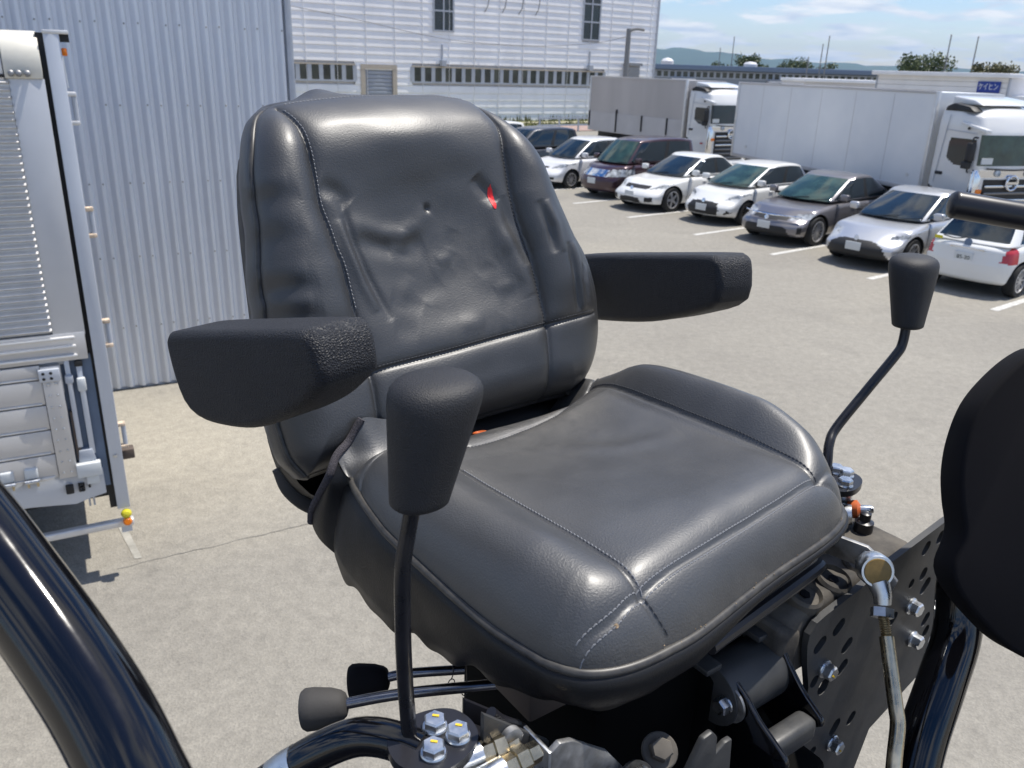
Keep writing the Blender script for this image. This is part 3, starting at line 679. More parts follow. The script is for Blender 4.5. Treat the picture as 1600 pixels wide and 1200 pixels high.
    if front:
        MB().box((hx-.005+off, 0, pz), (.02, .33, .165)).build('number_plate', 'number_plate', t, .004)
        if chrome_bar:
            z_ = chrome_bar; pts = [(hx-.13-.22*abs(v)**2.4, v*hy*.82, z_) for v in np.linspace(-1, 1, 13)]; MB().tube(pts, .02, 8, n=24).build('chrome_bar', 'chrome', t)
        MB().lathe([(.055, 0), (.055, .012), (.03, .016)], (hx-.10+off, 0, pz+.16), (1, 0, .25), 16).build('badge', 'chrome', t)
    else:
        pl_ = MB().box((-hx+.02, 0, pz), (.02, .33, .165)).build('number_plate', 'number_plate', t, .004)
        R_ = Matrix(((0, 0, -1), (-1, 0, 0), (0, 1, 0))).to_4x4()
        text_part('lettering', plate_txt, .10, 'ink', pl_, Matrix.Translation((-hx+.008, .0, pz-.02)) @ R_, .002)
        MB().box((-hx+.07, -.02, pz+.155), (.06, .62, .035)).build('trunk_trim', 'chrome', t, .006)
        MB().lathe([(.07, 0), (.07, .015), (.04, .02)], (-hx+.10, .0, pz+.245), (-1, 0, .2), 18).build('badge', 'roof_blue_grey', t)
        MB().tube([(-hx+.14, .05, cz+.10), (-hx+.13, .25, cz+.06), (-hx+.15, .48, cz+.08)], .012, 6, n=8).build('wiper', 'plastic_black', t)
        MB().box((-hx+.045, .52, pz+.27), (.02, .14, .055)).build('sticker', 'lamp_yellow', t)
        MB().box((rx0+.02, 0, Hc-.045), (.22, W*.62, .035)).build('spoiler', paint, t, .012)
    return t
T_SED = lambda L, h=.92: [(-L/2, .86), (-L/2+.5, .93), (-.9, .93), (.55, .93), (.95, .90), (L/2-.55, .80), (L/2-.15, .66), (L/2, .58)]
T_HAT = lambda L: [(-L/2, .88), (-.9, .95), (.5, .93), (.9, .90), (L/2-.45, .80), (L/2-.12, .66), (L/2, .58)]
HL = [(.42, .60), (.80, .66), (.86, .80), (.70, .78), (.45, .68)]
car('white kei-class hatchback, farthest car behind the dark blue car', front=(-2.9, 33.3), L=3.9, Hc=1.62, top=T_HAT(3.9), cabin=(-1.85, 1.0, .92), roof=(-1.6, .25), lights=HL, paint='paint_white')
car('dark navy minivan between the seat back and the white compact', front=(-1.35, 30.4), L=4.4, W=1.7, Hc=1.62, wb=2.7, top=T_HAT(4.4), cabin=(-2.05, 1.25, .95), roof=(-1.85, .35), lights=HL, paint='paint_navy')
car('white rounded compact hatchback beside the maroon van', front=(.55, 27.75), L=3.9, W=1.68, Hc=1.52, wb=2.45, top=T_HAT(3.9), cabin=(-1.85, 1.05, .92), roof=(-1.6, .15), lights=[(.40, .62), (.80, .68), (.83, .80), (.62, .76)], grille=[[(0, .62), (.32, .63), (.3, .68), (0, .68)], [(0, .28), (.35, .28), (.35, .38), (0, .40)], [(.5, .30), (.68, .30), (.68, .38), (.5, .38)]], paint='paint_pearl', wr=.29)
car('dark maroon boxy van with a chrome grille', front=(2.2, 25.75), L=4.1, W=1.69, Hc=1.72, wb=2.5, top=[(-2.05, 1.0), (.9, 1.02), (1.3, 1.0), (1.75, .94), (1.98, .84), (2.05, .74)], cabin=(-1.98, 1.42, 1.0), roof=(-1.9, .72), lights=[(.44, .66), (.86, .68), (.86, .88), (.48, .86)], grille=[[(0, .66), (.42, .66), (.44, .86), (0, .86)]], grille_mat='chrome', paint='paint_maroon', wr=.3, plate=(.52, .0), glass='glass_green', cat='van')
car('white low sports sedan with a wide lower bumper', front=(3.08, 23.55), L=4.7, W=1.80, Hc=1.45, wb=2.8, top=T_SED(4.7), cabin=(-1.95, 1.15, .91), roof=(-1.0, .15), lights=[(.46, .60), (.80, .66), (.86, .76), (.66, .72)], grille=[[(0, .60), (.42, .60), (.46, .69), (0, .69)], [(.0, .26), (.40, .24), (.34, .38), (0, .40)], [(.52, .28), (.72, .30), (.70, .42), (.50, .40)]], paint='paint_white', wr=.335, spokes=5, plate=(.46, -.01))
car('white small hatchback with a black hexagonal grille', front=(4.72, 21.75), L=4.0, W=1.69, Hc=1.45, wb=2.55, top=T_HAT(4.0), cabin=(-1.92, 1.2, .92), roof=(-1.5, .10), lights=[(.46, .62), (.80, .70), (.84, .80), (.60, .72)], grille=[[(0, .26), (.44, .26), (.50, .38), (.40, .56), (0, .58)], [(.62, .28), (.76, .34), (.66, .40)]], paint='paint_white', wr=.30, rim='rim_dark', spokes=12, plate=(.43, .0), glass='glass_green')
car('bronze-grey sedan with a chrome-edged grille', front=(5.66, 19.25), L=4.85, W=1.82, Hc=1.47, wb=2.78, top=T_SED(4.85), cabin=(-2.05, 1.2, .92), roof=(-1.05, .15), lights=[(.50, .58), (.84, .62), (.86, .74), (.52, .70)], grille=[[(0, .56), (.46, .57), (.46, .66), (0, .66)], [(0, .24), (.62, .24), (.52, .44), (0, .46)], [(.74, .30), (.80, .30), (.80, .46), (.74, .46)]], paint='paint_grey', wr=.335, spokes=15, plate=(.45, .0), chrome_bar=.675, glass='glass_green')
car('silver sedan with a wide black lower grille next to the reversed white car', front=(6.86, 16.95), L=4.5, W=1.76, Hc=1.44, wb=2.7, top=T_SED(4.5), cabin=(-1.95, 1.18, .91), roof=(-1.0, .10), lights=[(.52, .60), (.82, .65), (.86, .74), (.58, .69)], grille=[[(0, .24), (.70, .24), (.56, .46), (.40, .56), (0, .58)]], paint='paint_silver', wr=.32, rim='rim', spokes=10, plate=(.45, .0), glass='glass_dark')
car('white small hatchback parked tail-out with red tail lamps', rear=(8.12, 15.05), head=39., L=4.0, W=1.70, Hc=1.45, wb=2.55, top=[(-2.0, .90), (-1.5, .95), (.5, .93), (1.0, .9), (1.6, .8), (2.0, .6)], cabin=(-1.93, 1.2, .90), roof=(-1.35, .1), tail=[(.60, .66), (.80, .62), (.86, .80), (.74, .98), (.66, .92)], paint='paint_white', wr=.31, rim='rim', spokes=10, plate=(.68, 0), plate_txt='85-20')

# ---- articulated lorries
def lorry(label, tl, axp, head, Lb, side_m, low_m, top_z, bot_z, near):
    """axp: ground point under the near front lower corner of the box; x forward, y left"""
    hd = rad(head); t = thing('lorry', label, 'lorry', (axp[0], axp[1], 0), hd, 'lorries parked behind the cars')
    Wb = 2.0                               # the side towards the cars is y = 0 and the body extends to y = +Wb
    MB().box((-Lb/2, Wb/2, (top_z+bot_z)/2), (Lb-.06, Wb-.06, top_z-bot_z-.06)).build('trailer_box', side_m, t)
    sd_ = MB().box((-Lb/2, .015, (top_z+bot_z)/2), (Lb-.1, .03, top_z-bot_z-.1)).build('side_panel', side_m, t)
    for z in (top_z-.03, bot_z+.05): MB().box((-Lb/2, .02, z), (Lb, .08, .1 if z < 2 else .06)).build('side_rail', low_m, t, .01)
    for x in (0, -Lb): MB().box((x-.03 if x == 0 else x+.03, .02, (top_z+bot_z)/2), (.09, .09, top_z-bot_z)).build('corner_post', 'alu', t, .01)
    if not near:
        MB().box((-Lb/2, -.012, bot_z+.42), (Lb-.14, .024, .74)).build('lower_panel', low_m, t)
        for x in (-.95, -2.55, -4.3, -6.3): MB().box((x, -.035, bot_z+.5), (.07, .05, .62 if x != -4.3 else .9)).build('latch_bar', 'plastic_black', t)
    else:
        for k in range(1, 6): MB().box((-Lb*k/6, .0, (top_z+bot_z)/2), (.012, .008, top_z-bot_z-.2)).build('panel_seam', 'trailer_low', t)
        for x in (-.5, -7.6): MB().lathe([(.045, 0), (.045, .02)], (x, -.0, bot_z+.35), (0, -1, 0), 14).build('marker_lamp', 'alu', t)
    MB().box((-Lb/2, Wb/2, bot_z-.13), (Lb-.3, 1.1, .24)).build('chassis', 'plastic_black', t)
    MB().box((-Lb*.55, .35, .75), (2.4, .5, .5)).build('equipment_box', 'plastic_black', t, .03)
    for x in (-Lb+1.1, -Lb+2.2):
        for y in (.2, Wb-.2): wheel(t, (x, y, .5), .5, .3, 'zinc_dull', 8, -1 if y < 1 else 1)
    # tractor cab
    x0 = .12; Lc = 1.42; Wc = 1.98; z0, z1 = .45, 3.2
    V, P, F, side = rbox(Lc/2, Wc/2, (z1-z0)/2, .13, 44, 34, 70)
    x = V[:, 0]+x0+Lc/2; z = V[:, 2]+(z0+z1)/2
    fr = sm(V[:, 0], -.3, Lc/2); up = np.clip(z-2.58, 0, 2); yn = np.abs(V[:, 1])/(Wc/2)
    x = x-fr*(.55*up**1.3+.06*np.clip(z-1.8, 0, 2))-fr*.10*yn**3
    y = Wb/2+V[:, 1]*(1-.16*np.clip(z-2.72, 0, 1)**1.2-.03*fr)
    z = z-.10*yn**3*sm(z, 2.9, 3.2)-.10*fr*sm(z, 2.9, 3.2)
    V2 = np.stack([x, y, z], 1); cls = []
    swp = [(.44, 2.02), (.74, 1.87), (1.17, 1.87), (1.20, 2.46), (.47, 2.44)]
    for q, (sx, ss) in zip(F, side):
        c = V2[list(q)].mean(0); k = ('cab', 0); ya = abs(c[1]-Wb/2); xr = c[0]-x0
        if sx == 0 and ss > 0:
            if 1.90 < c[2] < 2.56 and ya < .93: k = ('windshield', 0)
            elif .60 < c[2] < 1.62 and ya < .74: k = ('grille', 0)
            elif 1.66 < c[2] < 1.84 and ya < .88: k = ('chrome_panel', 0)
        elif sx == 1 and inpoly(xr, c[2], swp): k = ('side_window', ss)
        elif sx == 1 and math.hypot(xr+.05, c[2]-.78) < .60: k = ('wheel_arch', ss)
        cls.append(k)
    split_build(V2, F, cls, {'cab': 'paint_cab', 'windshield': 'glass_green' if near else 'glass_dark', 'grille': 'plastic_black', 'chrome_panel': 'chrome', 'side_window': 'glass_dark', 'wheel_arch': 'plastic_black'}, t, 'cab', 45)
    m = MB(); m.prism([(x0+.10, 3.02), (x0+.98, 3.02), (x0+.80, 3.13), (x0+.34, 3.19), (x0+.16, 3.12)], lambda a, b: (a, .035, b), lambda a, b: (a, .30, b)); m.build('air_intake', 'plastic_black', t, .03)
    m = MB(); m.prism([(x0+.06, 3.14), (x0+.95, 3.16), (x0+.7, 3.27), (x0+.08, 3.34)], lambda a, b: (a, .25, b), lambda a, b: (a, Wb-.25, b)); m.build('roof_deflector', 'paint_cab', t, .04, 3)
    m = MB(); m.prism([(x0+.70, 2.78), (x0+1.46, 2.60), (x0+1.46, 2.68), (x0+.74, 2.82)], lambda a, b: (a, -.03, b), lambda a, b: (a, .12, b)); m.build('side_wing', 'paint_cab', t, .015)
    for pts in ([(x0+.36, .0, 2.95), (x0+.32, -.002, 2.6), (x0+.22, -.002, 1.45)], [(x0+.33, -.002, 2.62), (x0+.8, -.004, 2.60), (x0+1.2, -.004, 2.58)]): MB().tube(pts, .008, 6, n=10).build('door_seam', 'frame_grey', t)
    MB().box((x0+.33, -.0, 1.66), (.20, .05, .07)).build('door_handle', 'plastic_black', t, .015)
    MB().lathe([(.03, 0), (.03, .02)], (x0+.95, .004, 2.68), (0, -1, 0), 12).build('side_camera', 'plastic_black', t)
    for y, s_ in ((-.10, -1), (Wb+.10, 1)):
        mr = MB().box((x0+1.22, y, 2.20), (.15, .16, .40)).build('mirror', 'plastic_black', t, .04, 3)
        MB().box((x0+1.16, y, 1.92), (.18, .15, .16)).build('wide_mirror', 'plastic_black', mr, .03, 3)
        MB().tube([(x0+1.2, .05 if s_ < 0 else Wb-.05, 2.5), (x0+1.22, y, 2.45), (x0+1.22, y, 1.85), (x0+1.1, .05 if s_ < 0 else Wb-.05, 1.75)], .018, 8).build('mirror_arm', 'plastic_black', mr)
    for s_ in (-1, 1):
        MB().lathe([(.085, 0), (.085, .05), (.06, .07)], (x0+Lc-.04, Wb/2+s_*.42, 1.76), (1, 0, .15), 18).build('headlamp', 'lamp_clear', t)
        MB().box((x0+Lc-.12, Wb/2+s_*.80, 1.36), (.16, .20, .12)).build('turn_lamp', 'lamp_amber', t, .03)
        m = MB(); m.prism([(x0+Lc-.22, .55), (x0+Lc-.06, .55), (x0+Lc-.05, 1.64), (x0+Lc-.10, 1.84), (x0+Lc-.2, 1.84)], lambda a, b: (a, Wb/2+s_*.78, b), lambda a, b: (a, Wb/2+s_*.99, b)); m.build('corner_panel', 'chrome', t, .04)
    for k in range(6): MB().box((x0+Lc+.0, Wb/2, .70+.155*k), (.03, 1.40, .055)).build('grille_bar', 'chrome' if k in (3, 5) else 'rim_dark', t, .01)
    MB().box((x0+Lc+.02, Wb/2, .42), (.2, 1.98, .30)).build('bumper', 'chrome' if near else 'paint_cab', t, .05, 3)
    m = MB(); R1, cz = .155, 1.55; ring = [(x0+Lc+.05, Wb/2+R1*math.cos(a), cz+R1*math.sin(a)) for a in np.linspace(0, 2*math.pi, 33)]; m.tube(ring, .026, 8, smooth=False); m.box((x0+Lc+.05, Wb/2, cz), (.04, 2*R1, .055)); m.build('emblem', 'chrome', t)
    MB().tube([(x0+Lc+.0, Wb/2-.75, 1.86), (x0+Lc+.02, Wb/2+.0, 1.83), (x0+Lc+.0, Wb/2+.75, 1.86)], .02, 8).build('wiper', 'plastic_black', t)
    MB().box((x0+Lc-.02, .22, 2.02), (.03, .30, .13)).build('windshield_card', 'number_plate', t)
    for y in (.16, Wb-.16): wheel(t, (x0-.05, y, .47), .47, .26, 'zinc_dull', 8, -1 if y < 1 else 1)
    MB().box((-.3, Wb/2, .72), (3.2, .8, .3)).build('frame', 'plastic_black', t)
    MB().box((x0+.98, .0, 1.20), (.10, .05, .05)).build('side_marker', 'lamp_red', t)
    return t
def lorry_head(L_, R_): return math.degrees(math.atan2(R_[1]-L_[1], R_[0]-L_[0]))
lorry('white box lorry nearest the camera with a grey-blue shaded trailer side', None, (9.57, 20.28), -71.8, 8.4, 'trailer_white', 'trailer_low', 3.42, 1.15, True)
lorry('farther lorry with a beige-grey wing-sided trailer behind the white one', None, (6.21, 33.19), -60.2, 6.4, 'trailer_alu', 'trailer_low', 3.40, 1.15, False)

# ---- wing-body truck at the left, seen on its rear near corner (x to its tail, y across, tail edge at x = 0)
bt = thing('box_truck', 'aluminium wing-body truck with ribbed side and drop gate at the left edge', 'truck', (-2.87, 5.29, 0), rad(29))
LT = 6.2
n = 37; zr0, zr1 = 1.93, 3.50; stp = (zr1-zr0)/n; pr = []
for k in range(n):
    z = zr0+k*stp; pr += [(0, z), (0, z+stp*.30), (-.026, z+stp*.40), (-.030, z+stp*.50), (-.024, z+stp*.62), (-.002, z+stp*.86)]
pr.append((0, zr1)); v = []
for y, z in pr: v += [(-LT, y-.005, z), (-.185, y-.005, z)]
MB().add(v, [(2*i, 2*i+1, 2*i+3, 2*i+2) for i in range(len(pr)-1)]).build('ribbed_side', 'alu', bt, angle=60, clean=False)
MB().box((-LT/2-.1, 1.15, 2.7), (LT-.1, 2.26, 2.0)).build('cargo_body', 'alu_panel', bt)
MB().box((-.09, .0, 2.70), (.19, .03, 1.60)).build('end_panel', 'alu_panel', bt, .004)
m = MB(); arc = [(-.03, 3.50)]+[(-.03+.16*(1-math.cos(a)), 3.60+.16*math.sin(a)) for a in np.linspace(0, math.pi/2, 6)]+[(.5, 3.775), (.5, 3.5)]
m.prism(arc, lambda y, z: (-.20, y, z), lambda y, z: (-.0, y, z)); m.build('roof_corner', 'cream', bt, .006)
m = MB(); m.prism([(y+.01, z-.012) for y, z in arc], lambda y, z: (-LT, y, z), lambda y, z: (-.205, y, z)); m.build('roof_edge', 'alu', bt, .004)
MB().box((-LT/2, 1.2, 3.70), (LT-.1, 1.6, .12)).build('roof', 'alu', bt)
for k, x in enumerate((-.165, -.125, -.08)): MB().lathe([(.016, 0), (.016, .03), (.008, .035)], (x, -.03, 3.525), (0, -1, .3), 10).build('roof_bolt', 'zinc_dull', bt)
MB().box((-LT/2, -.012, 3.515), (LT, .03, .018)).build('drip_rail', 'plastic_black', bt)
for z in (1.89, 1.83, 1.765): MB().box((-LT/2-.03, -.022, z), (LT-.06, .03, .02)).build('rail_rib', 'alu', bt, .008)
MB().box((-LT/2, .0, 1.825), (LT-.0, .034, .19)).build('side_rail', 'alu_gate', bt, .004)
# drop gate planks
zs = (.90, 1.08, 1.26, 1.44, 1.62, 1.725)
for k in range(5):
    MB().box((-LT/2-.15, -.005, (zs[k]+zs[k+1])/2), (LT-.29, .036, zs[k+1]-zs[k]-.008)).build('gate_plank', 'alu_gate', bt, .005)
    MB().box((-LT/2-.16, -.024, zs[k]+.012), (LT-.31, .012, .012)).build('gate_bead', 'alu', bt, .003)
MB().box((-.235, -.012, 1.30), (.115, .045, .82)).build('gate_end_cap', 'alu_gate', bt, .004)
rv = MB()
for z in np.arange(.93, 1.68, .082):
    for x in (-.262, -.215): rv.lathe([(.009, 0), (.007, .006), (.002, .008)], (x, -.034, z), (0, -1, 0), 8)
tag(rv.build('rivets', 'zinc', bt), kind='stuff')
lt = MB().box((-.245, -.045, 1.655), (.125, .03, .085)).build('latch_plate', 'truck_blue_grey', bt, .006)
for x in (-.28, -.235):
    for z in (1.635, 1.672): MB().lathe([(.010, 0), (.010, .003)], (x, -.06, z), (0, -1, 0), 10).build('latch_screw', 'plastic_black', lt)
# open bay between gate and tail post, with posts and stake
MB().box((-.08, .10, 1.25), (.19, .14, 1.0)).build('bay_recess', 'roof_blue_grey', bt)
MB().box((-.135, .005, 1.42), (.032, .03, .66)).build('stake', 'truck_blue_grey', bt, .006)
MB().box((-.135, -.012, 1.60), (.05, .045, .06)).build('stake_cap', 'frame_grey', bt, .01)
MB().box((-.065, .005, 1.36), (.035, .03, .66)).build('stake', 'truck_blue_grey', bt, .006)
MB().box((-.065, -.018, 1.555), (.055, .05, .10)).build('stake_cap', 'number_plate', bt, .015)
MB().box((-.065, -.005, 1.70), (.05, .03, .04)).build('rubber_stop', 'plastic_black', bt, .008)
MB().box((-.150, .02, 1.18), (.03, .05, .36)).build('inner_strut', 'brown_block', bt)
m = MB(); m.prism([(-.16, .98), (-.05, .98), (-.065, 1.07), (-.15, 1.07)], lambda a, b: (a, -.02, b), lambda a, b: (a, .08, b)); m.build('stake_pocket', 'frame_grey', bt, .006)
MB().box((-.105, -.03, .93), (.155, .06, .10)).build('tail_bracket', 'number_plate', bt, .006)
MB().box((-.09, -.028, .85), (.08, .03, .07)).build('tail_bracket', 'number_plate', bt, .004)
# gate hinges
for x in (-.60, -.455):
    h_ = MB().box((x, -.03, .965), (.085, .03, .085)).build('gate_hinge', 'number_plate', bt, .018, 3)
    MB().tube([(x-.045, -.055, .915), (x+.045, -.055, .915)], .014, 10, smooth=False).build('hinge_pin', 'zinc', h_)
    for s_ in (-.028, .028): MB().box((x+s_, -.03, .885), (.014, .03, .035)).build('hinge_leg', 'yellow_zinc', h_)
MB().box((-.38, -.022, .905), (.10, .02, .022)).build('gate_bead', 'alu', bt, .005)
# lower frame with its marks
m = MB(); m.prism([(-LT, .90), (-.02, .90), (-.02, .70), (-.13, .68), (-.22, .655), (-.50, .69), (-LT, .70)], lambda a, b: (a, .012, b), lambda a, b: (a, .10, b)); m.build('side_frame', 'truck_blue_grey', bt, .003)
MB().box((-.185, -.0, .785), (.012, .02, .06)).box((-.155, -.0, .785), (.010, .02, .055)).box((-.17, 0, .81), (.03, .02, .010)).box((-.17, 0, .785), (.03, .02, .010)).box((-.17, 0, .758), (.03, .02, .010)).build('letter_mark', 'plastic_black', bt)
MB().box((-.245, -.01, .79), (.05, .03, .07)).build('socket', 'plastic_black', bt, .008)
MB().box((-.12, -.0, .785), (.014, .02, .022)).build('socket_plug', 'plastic_black', bt)
# tail post and its door hinges
MB().box((.075, .02, 2.16), (.085, .06, 3.20)).build('tail_post', 'truck_blue_grey', bt, .006)
MB().box((.015, .06, 2.16), (.05, .04, 3.2)).build('post_gap', 'plastic_black', bt)
MB().box((.10, .02, 3.765), (.14, .07, .022)).build('post_cap', 'alu', bt, .004); MB().box((.145, .05, 3.735), (.05, .05, .05)).build('cap_block', 'plastic_black', bt)
MB().box((.135, .04, 3.655), (.03, .03, .045)).build('marker_lamp', 'lamp_amber', bt, .006)
MB().tube([(.122, .02, 3.63), (.128, .02, 3.45)], .003, 6, smooth=False).build('lamp_wire', 'number_plate', bt)
for z in (3.33, 2.63, 1.88, 1.12):
    hb = MB().tube([(.150, .03, z-.075), (.150, .03, z+.075)], .016, 10, smooth=False).build('door_hinge', 'frame_grey', bt)
    for s_ in (-1, 1): MB().box((.135, .03, z+s_*.085), (.06, .05, .026)).build('hinge_ear', 'rusty' if z < 3 else 'alu', hb, .006)
MB().box((.155, .10, .95), (.09, .09, .075)).build('rubber_buffer', 'brown_block', bt, .008)
MB().lathe([(.014, 0), (.014, .006), (.007, .008)], (.07, -.012, .985), (0, -1, 0), 12).build('post_bolt', 'zinc', bt)
MB().box((1.0*0+.06, 1.15, 2.3), (.06, 2.2, 2.9)).build('rear_doors', 'alu_panel', bt)
# tail bar with lamps
MB().box((-.30, .03, .43), (.86, .06, .055)).build('tail_bar', 'alu', bt, .012, 3)
MB().box((-.62, -.004, .43), (.03, .004, .05)).build('bar_band', 'truck_blue_grey', bt)
MB().lathe([(.004, -.035), (.022, -.03), (.034, -.015), (.037, 0), (.034, .015), (.022, .03), (.004, .035)], (.085, -.01, .515), (0, -1, .2), 20).build('round_lamp', 'lamp_yellow', bt)
MB().lathe([(.03, 0), (.03, .04), (.02, .05)], (.085, -.0, .455), (0, -1, .2), 18).build('turn_lamp', 'lamp_amber', bt)
MB().box((.075, .03, .385), (.07, .03, .07)).build('bar_bracket', 'truck_blue_grey', bt, .004)
for x in (-.14, -.11): MB().box((x, .3, .58), (.014, .02, .20)).build('stay', 'truck_blue_grey', bt)
MB().box((-2.5, 1.15, .72), (4.8, .9, .26)).build('chassis', 'plastic_black', bt)
MB().box((-.5, 1.15, .66), (1.0, 1.6, .3)).build('rear_crossmember', 'plastic_black', bt)
for x in (-1.55, -5.2):
    for y in (.2, 2.1): wheel(bt, (x, y, .45), .45, .26, 'zinc_dull', 8, -1 if y < 1 else 1)
m = MB(); m.box((-LT-1.0, 1.15, 1.6), (1.8, 2.3, 2.2)); m.build('cab', 'paint_cab', bt, .2, 4)
# ================================================================== the work machine (frame: x to the sitter's left, y backwards, z up; origin at the seat edge)
SO = (.120, .863, 3.18); SY = rad(36)
def mach(name, label, cat, base=(0, 0, 0), group=None): return thing(name, label, cat, SO, SY, group, base)
LEAN = rad(22); cL, sL = math.cos(LEAN), math.sin(LEAN)
def BP(a, h, d): return np.stack([a, .27+h*sL-d*cL, h*cL+d*sL], -1)

seat = mach('operator_seat', 'worn black vinyl operator seat with armrests on the machine', 'seat', (0, 0, -.12))
# ------------------------------------------------------------ backrest
bl = [(x+.010, y+(.012 if y > .40 else .006 if y > .3 else 0)) for x, y in [(-.278, -.012), (-.292, .012), (-.297, .04), (-.299, .075), (-.296, .12), (-.289, .18), (-.287, .21), (-.286, .242), (-.280, .275), (-.276, .312), (-.273, .35), (-.262, .392), (-.247, .419), (-.228, .437)]]
brt = [(x, y+(.012 if y > .40 else .006 if y > .3 else 0)) for x, y in [(.150, .012), (.185, .028), (.208, .055), (.224, .09), (.232, .13), (.234, .17), (.226, .216), (.205, .264), (.183, .314), (.168, .355), (.142, .396), (.116, .428)]]
btp = [(x, y+.012) for x, y in [(-.218, .437), (-.203, .446), (-.167, .451), (-.127, .455), (-.085, .458), (.026, .459), (.075, .455), (.097, .447), (.116, .428)]]
bbt = [(-.268, -.012), (-.2, -.006), (-.1, .004), (0, .010), (.09, .012), (.150, .012)]
NU, NV = 230, 250
Lc, Rc, Bc, Tc = catmull(bl, NV), catmull(brt, NV), catmull(bbt, NU), catmull(btp, NU)
Gp = coons(Lc, Rc, Bc, Tc)
sL_ = [(-.205, .446), (-.19, .42), (-.181, .395), (-.180, .361), (-.181, .324), (-.176, .296), (-.171, .264), (-.166, .241), (-.164, .203), (-.163, .178), (-.157, .092), (-.160, .0)]
sR_ = [(.098, .447), (.116, .415), (.120, .383), (.119, .347), (.118, .315), (.122, .276), (.131, .228), (.134, .184), (.137, .144), (.139, .118), (.130, .057), (.126, .012)]
sB_ = [(-.300, .098), (-.157, .098), (-.13, .101), (-.034, .106), (.044, .112), (.139, .118), (.234, .124)]
def cor(l, d=.035):
    return [(-.604+(a+.604)*(1-d*min(1, max(0, (.452-h)/.06))), .099+(h-.099)*(1-d*min(1, max(0, (.452-h)/.06)))) for a, h in l]
sL_, sR_, sB_ = cor(sL_), cor(sR_), cor(sB_[:2], .03)+cor(sB_[2:], .035)
loopB = np.vstack([Lc, Tc[1:], Rc[::-1][1:], Bc[::-1][1:]])
def ridge(A, line, w, amp, taper=True):
    d, p = polyd(A, line); g = np.exp(-(d/w)**2)*amp
    return g*np.clip(4*p*(1-p), 0, 1)**.6 if taper else g
def rg(A, line, w, amp): return ridge(A, cor(line), w, amp)
def backD(A):
    a, h = A[:, 0], A[:, 1]; e, _ = polyd(A, loopB[::3])
    dl, _ = polyd(A, sL_); dr, _ = polyd(A, sR_); db, _ = polyd(A, sB_)
    xl = np.interp(h, [p[1] for p in sL_[::-1]], [p[0] for p in sL_[::-1]]); xr = np.interp(h, [p[1] for p in sR_[::-1]], [p[0] for p in sR_[::-1]])
    q = np.clip(e/.055, 0, 1); d = .046*np.sqrt(1-(1-q)**2)
    d -= .036*sm(h, .36, .48)**1.6                                             # top rolls back
    s = np.clip((a-xl)/(xr-xl), 0, 1); mid = 4*s*(1-s)
    d -= .018*mid*sm(h, .08, .22)*(1-sm(h, .27, .40))
    d += .006*mid*sm(h, .33, .40)
    d += .002*mid*np.exp(-((h-.135)/.04)**2)
    out = np.where(a < xl, np.clip((xl-a)/.11, 0, 1), np.where(a > xr, np.clip((a-xr)/.10, 0, 1), 0))
    d += .017*np.sin(np.pi*np.clip(out, 0, 1)**.8)*sm(h, .09, .2)*(1-.35*sm(h, .33, .45))
    d -= .0075*np.exp(-(dl/.010)**1.2)+.0070*np.exp(-(dr/.010)**1.2)+.0045*np.exp(-(db/.008)**1.2)
    d -= .0022*np.exp(-(dl/.0025)**2)+.0022*np.exp(-(dr/.0025)**2)+.0022*np.exp(-(db/.0025)**2)
    # creases of the stretched cover
    d += rg(A, [(-.145, .296), (-.123, .286), (-.097, .277), (-.069, .275), (-.04, .285), (-.02, .305)], .013, .0045)
    d -= rg(A, [(-.135, .275), (-.115, .266), (-.09, .257), (-.065, .254), (-.035, .262)], .014, .0045)
    d -= rg(A, [(-.150, .325), (-.146, .28), (-.135, .231), (-.122, .191), (-.112, .160)], .006, .0048)
    d += rg(A, [(-.158, .30), (-.152, .26), (-.142, .21), (-.130, .175)], .007, .0040)
    d += rg(A, [(.078, .314), (.085, .271), (.098, .234), (.111, .197), (.118, .165)], .014, .0050)
    d -= rg(A, [(.100, .315), (.106, .28), (.116, .25), (.124, .21)], .010, .0040)
    d -= rg(A, [(.060, .345), (.075, .325), (.088, .305)], .010, .0060)
    d -= rg(A, [(-.175, .345), (-.155, .335), (-.14, .318)], .012, .0060)
    for h0, k in ((.335, .0030), (.285, .0022), (.222, .0034), (.185, .0036), (.150, .0020)):
        d -= rg(A, [(-.282, h0+.004), (-.262, h0), (-.238, h0-.006), (-.21, h0-.004)], .012, k)
        d += rg(A, [(-.282, h0+.022), (-.255, h0+.02), (-.222, h0+.016)], .011, k*.7)
    for ln, k in (([(.190, .235), (.193, .19), (.196, .13)], .0060), ([(.150, .30), (.160, .26), (.163, .22)], .0050), ([(.215, .20), (.212, .17), (.214, .14)], .0040)):
        d -= rg(A, ln, .006, k); d += rg(A, [(x+.012, y) for x, y in ln], .008, k*.7)
    r_ = np.random.RandomState(5)
    for _ in range(20):                                                         # small slack dents low on the centre panel
        cx, ch = r_.uniform(-.10, .09), r_.uniform(.13, .27); an = r_.uniform(-.5, 1.2); ln = r_.uniform(.012, .035)
        d += rg(A, [(cx-math.cos(an)*ln, ch-math.sin(an)*ln), (cx, ch+.002), (cx+math.cos(an)*ln, ch+math.sin(an)*ln)], r_.uniform(.008, .014), r_.choice([-1, 1])*r_.uniform(.0008, .0020))
    d -= .0045*np.exp(-(((a+.041)/.0042)**2+((h-.300)/.005)**2))                # burn hole dimple
    d += .0011*wav(A, 2, 7, 8, 26)*sm(e, 0, .03)+.0016*wav(A, 9, 5, 3, 8)*sm(e, 0, .04)
    return d
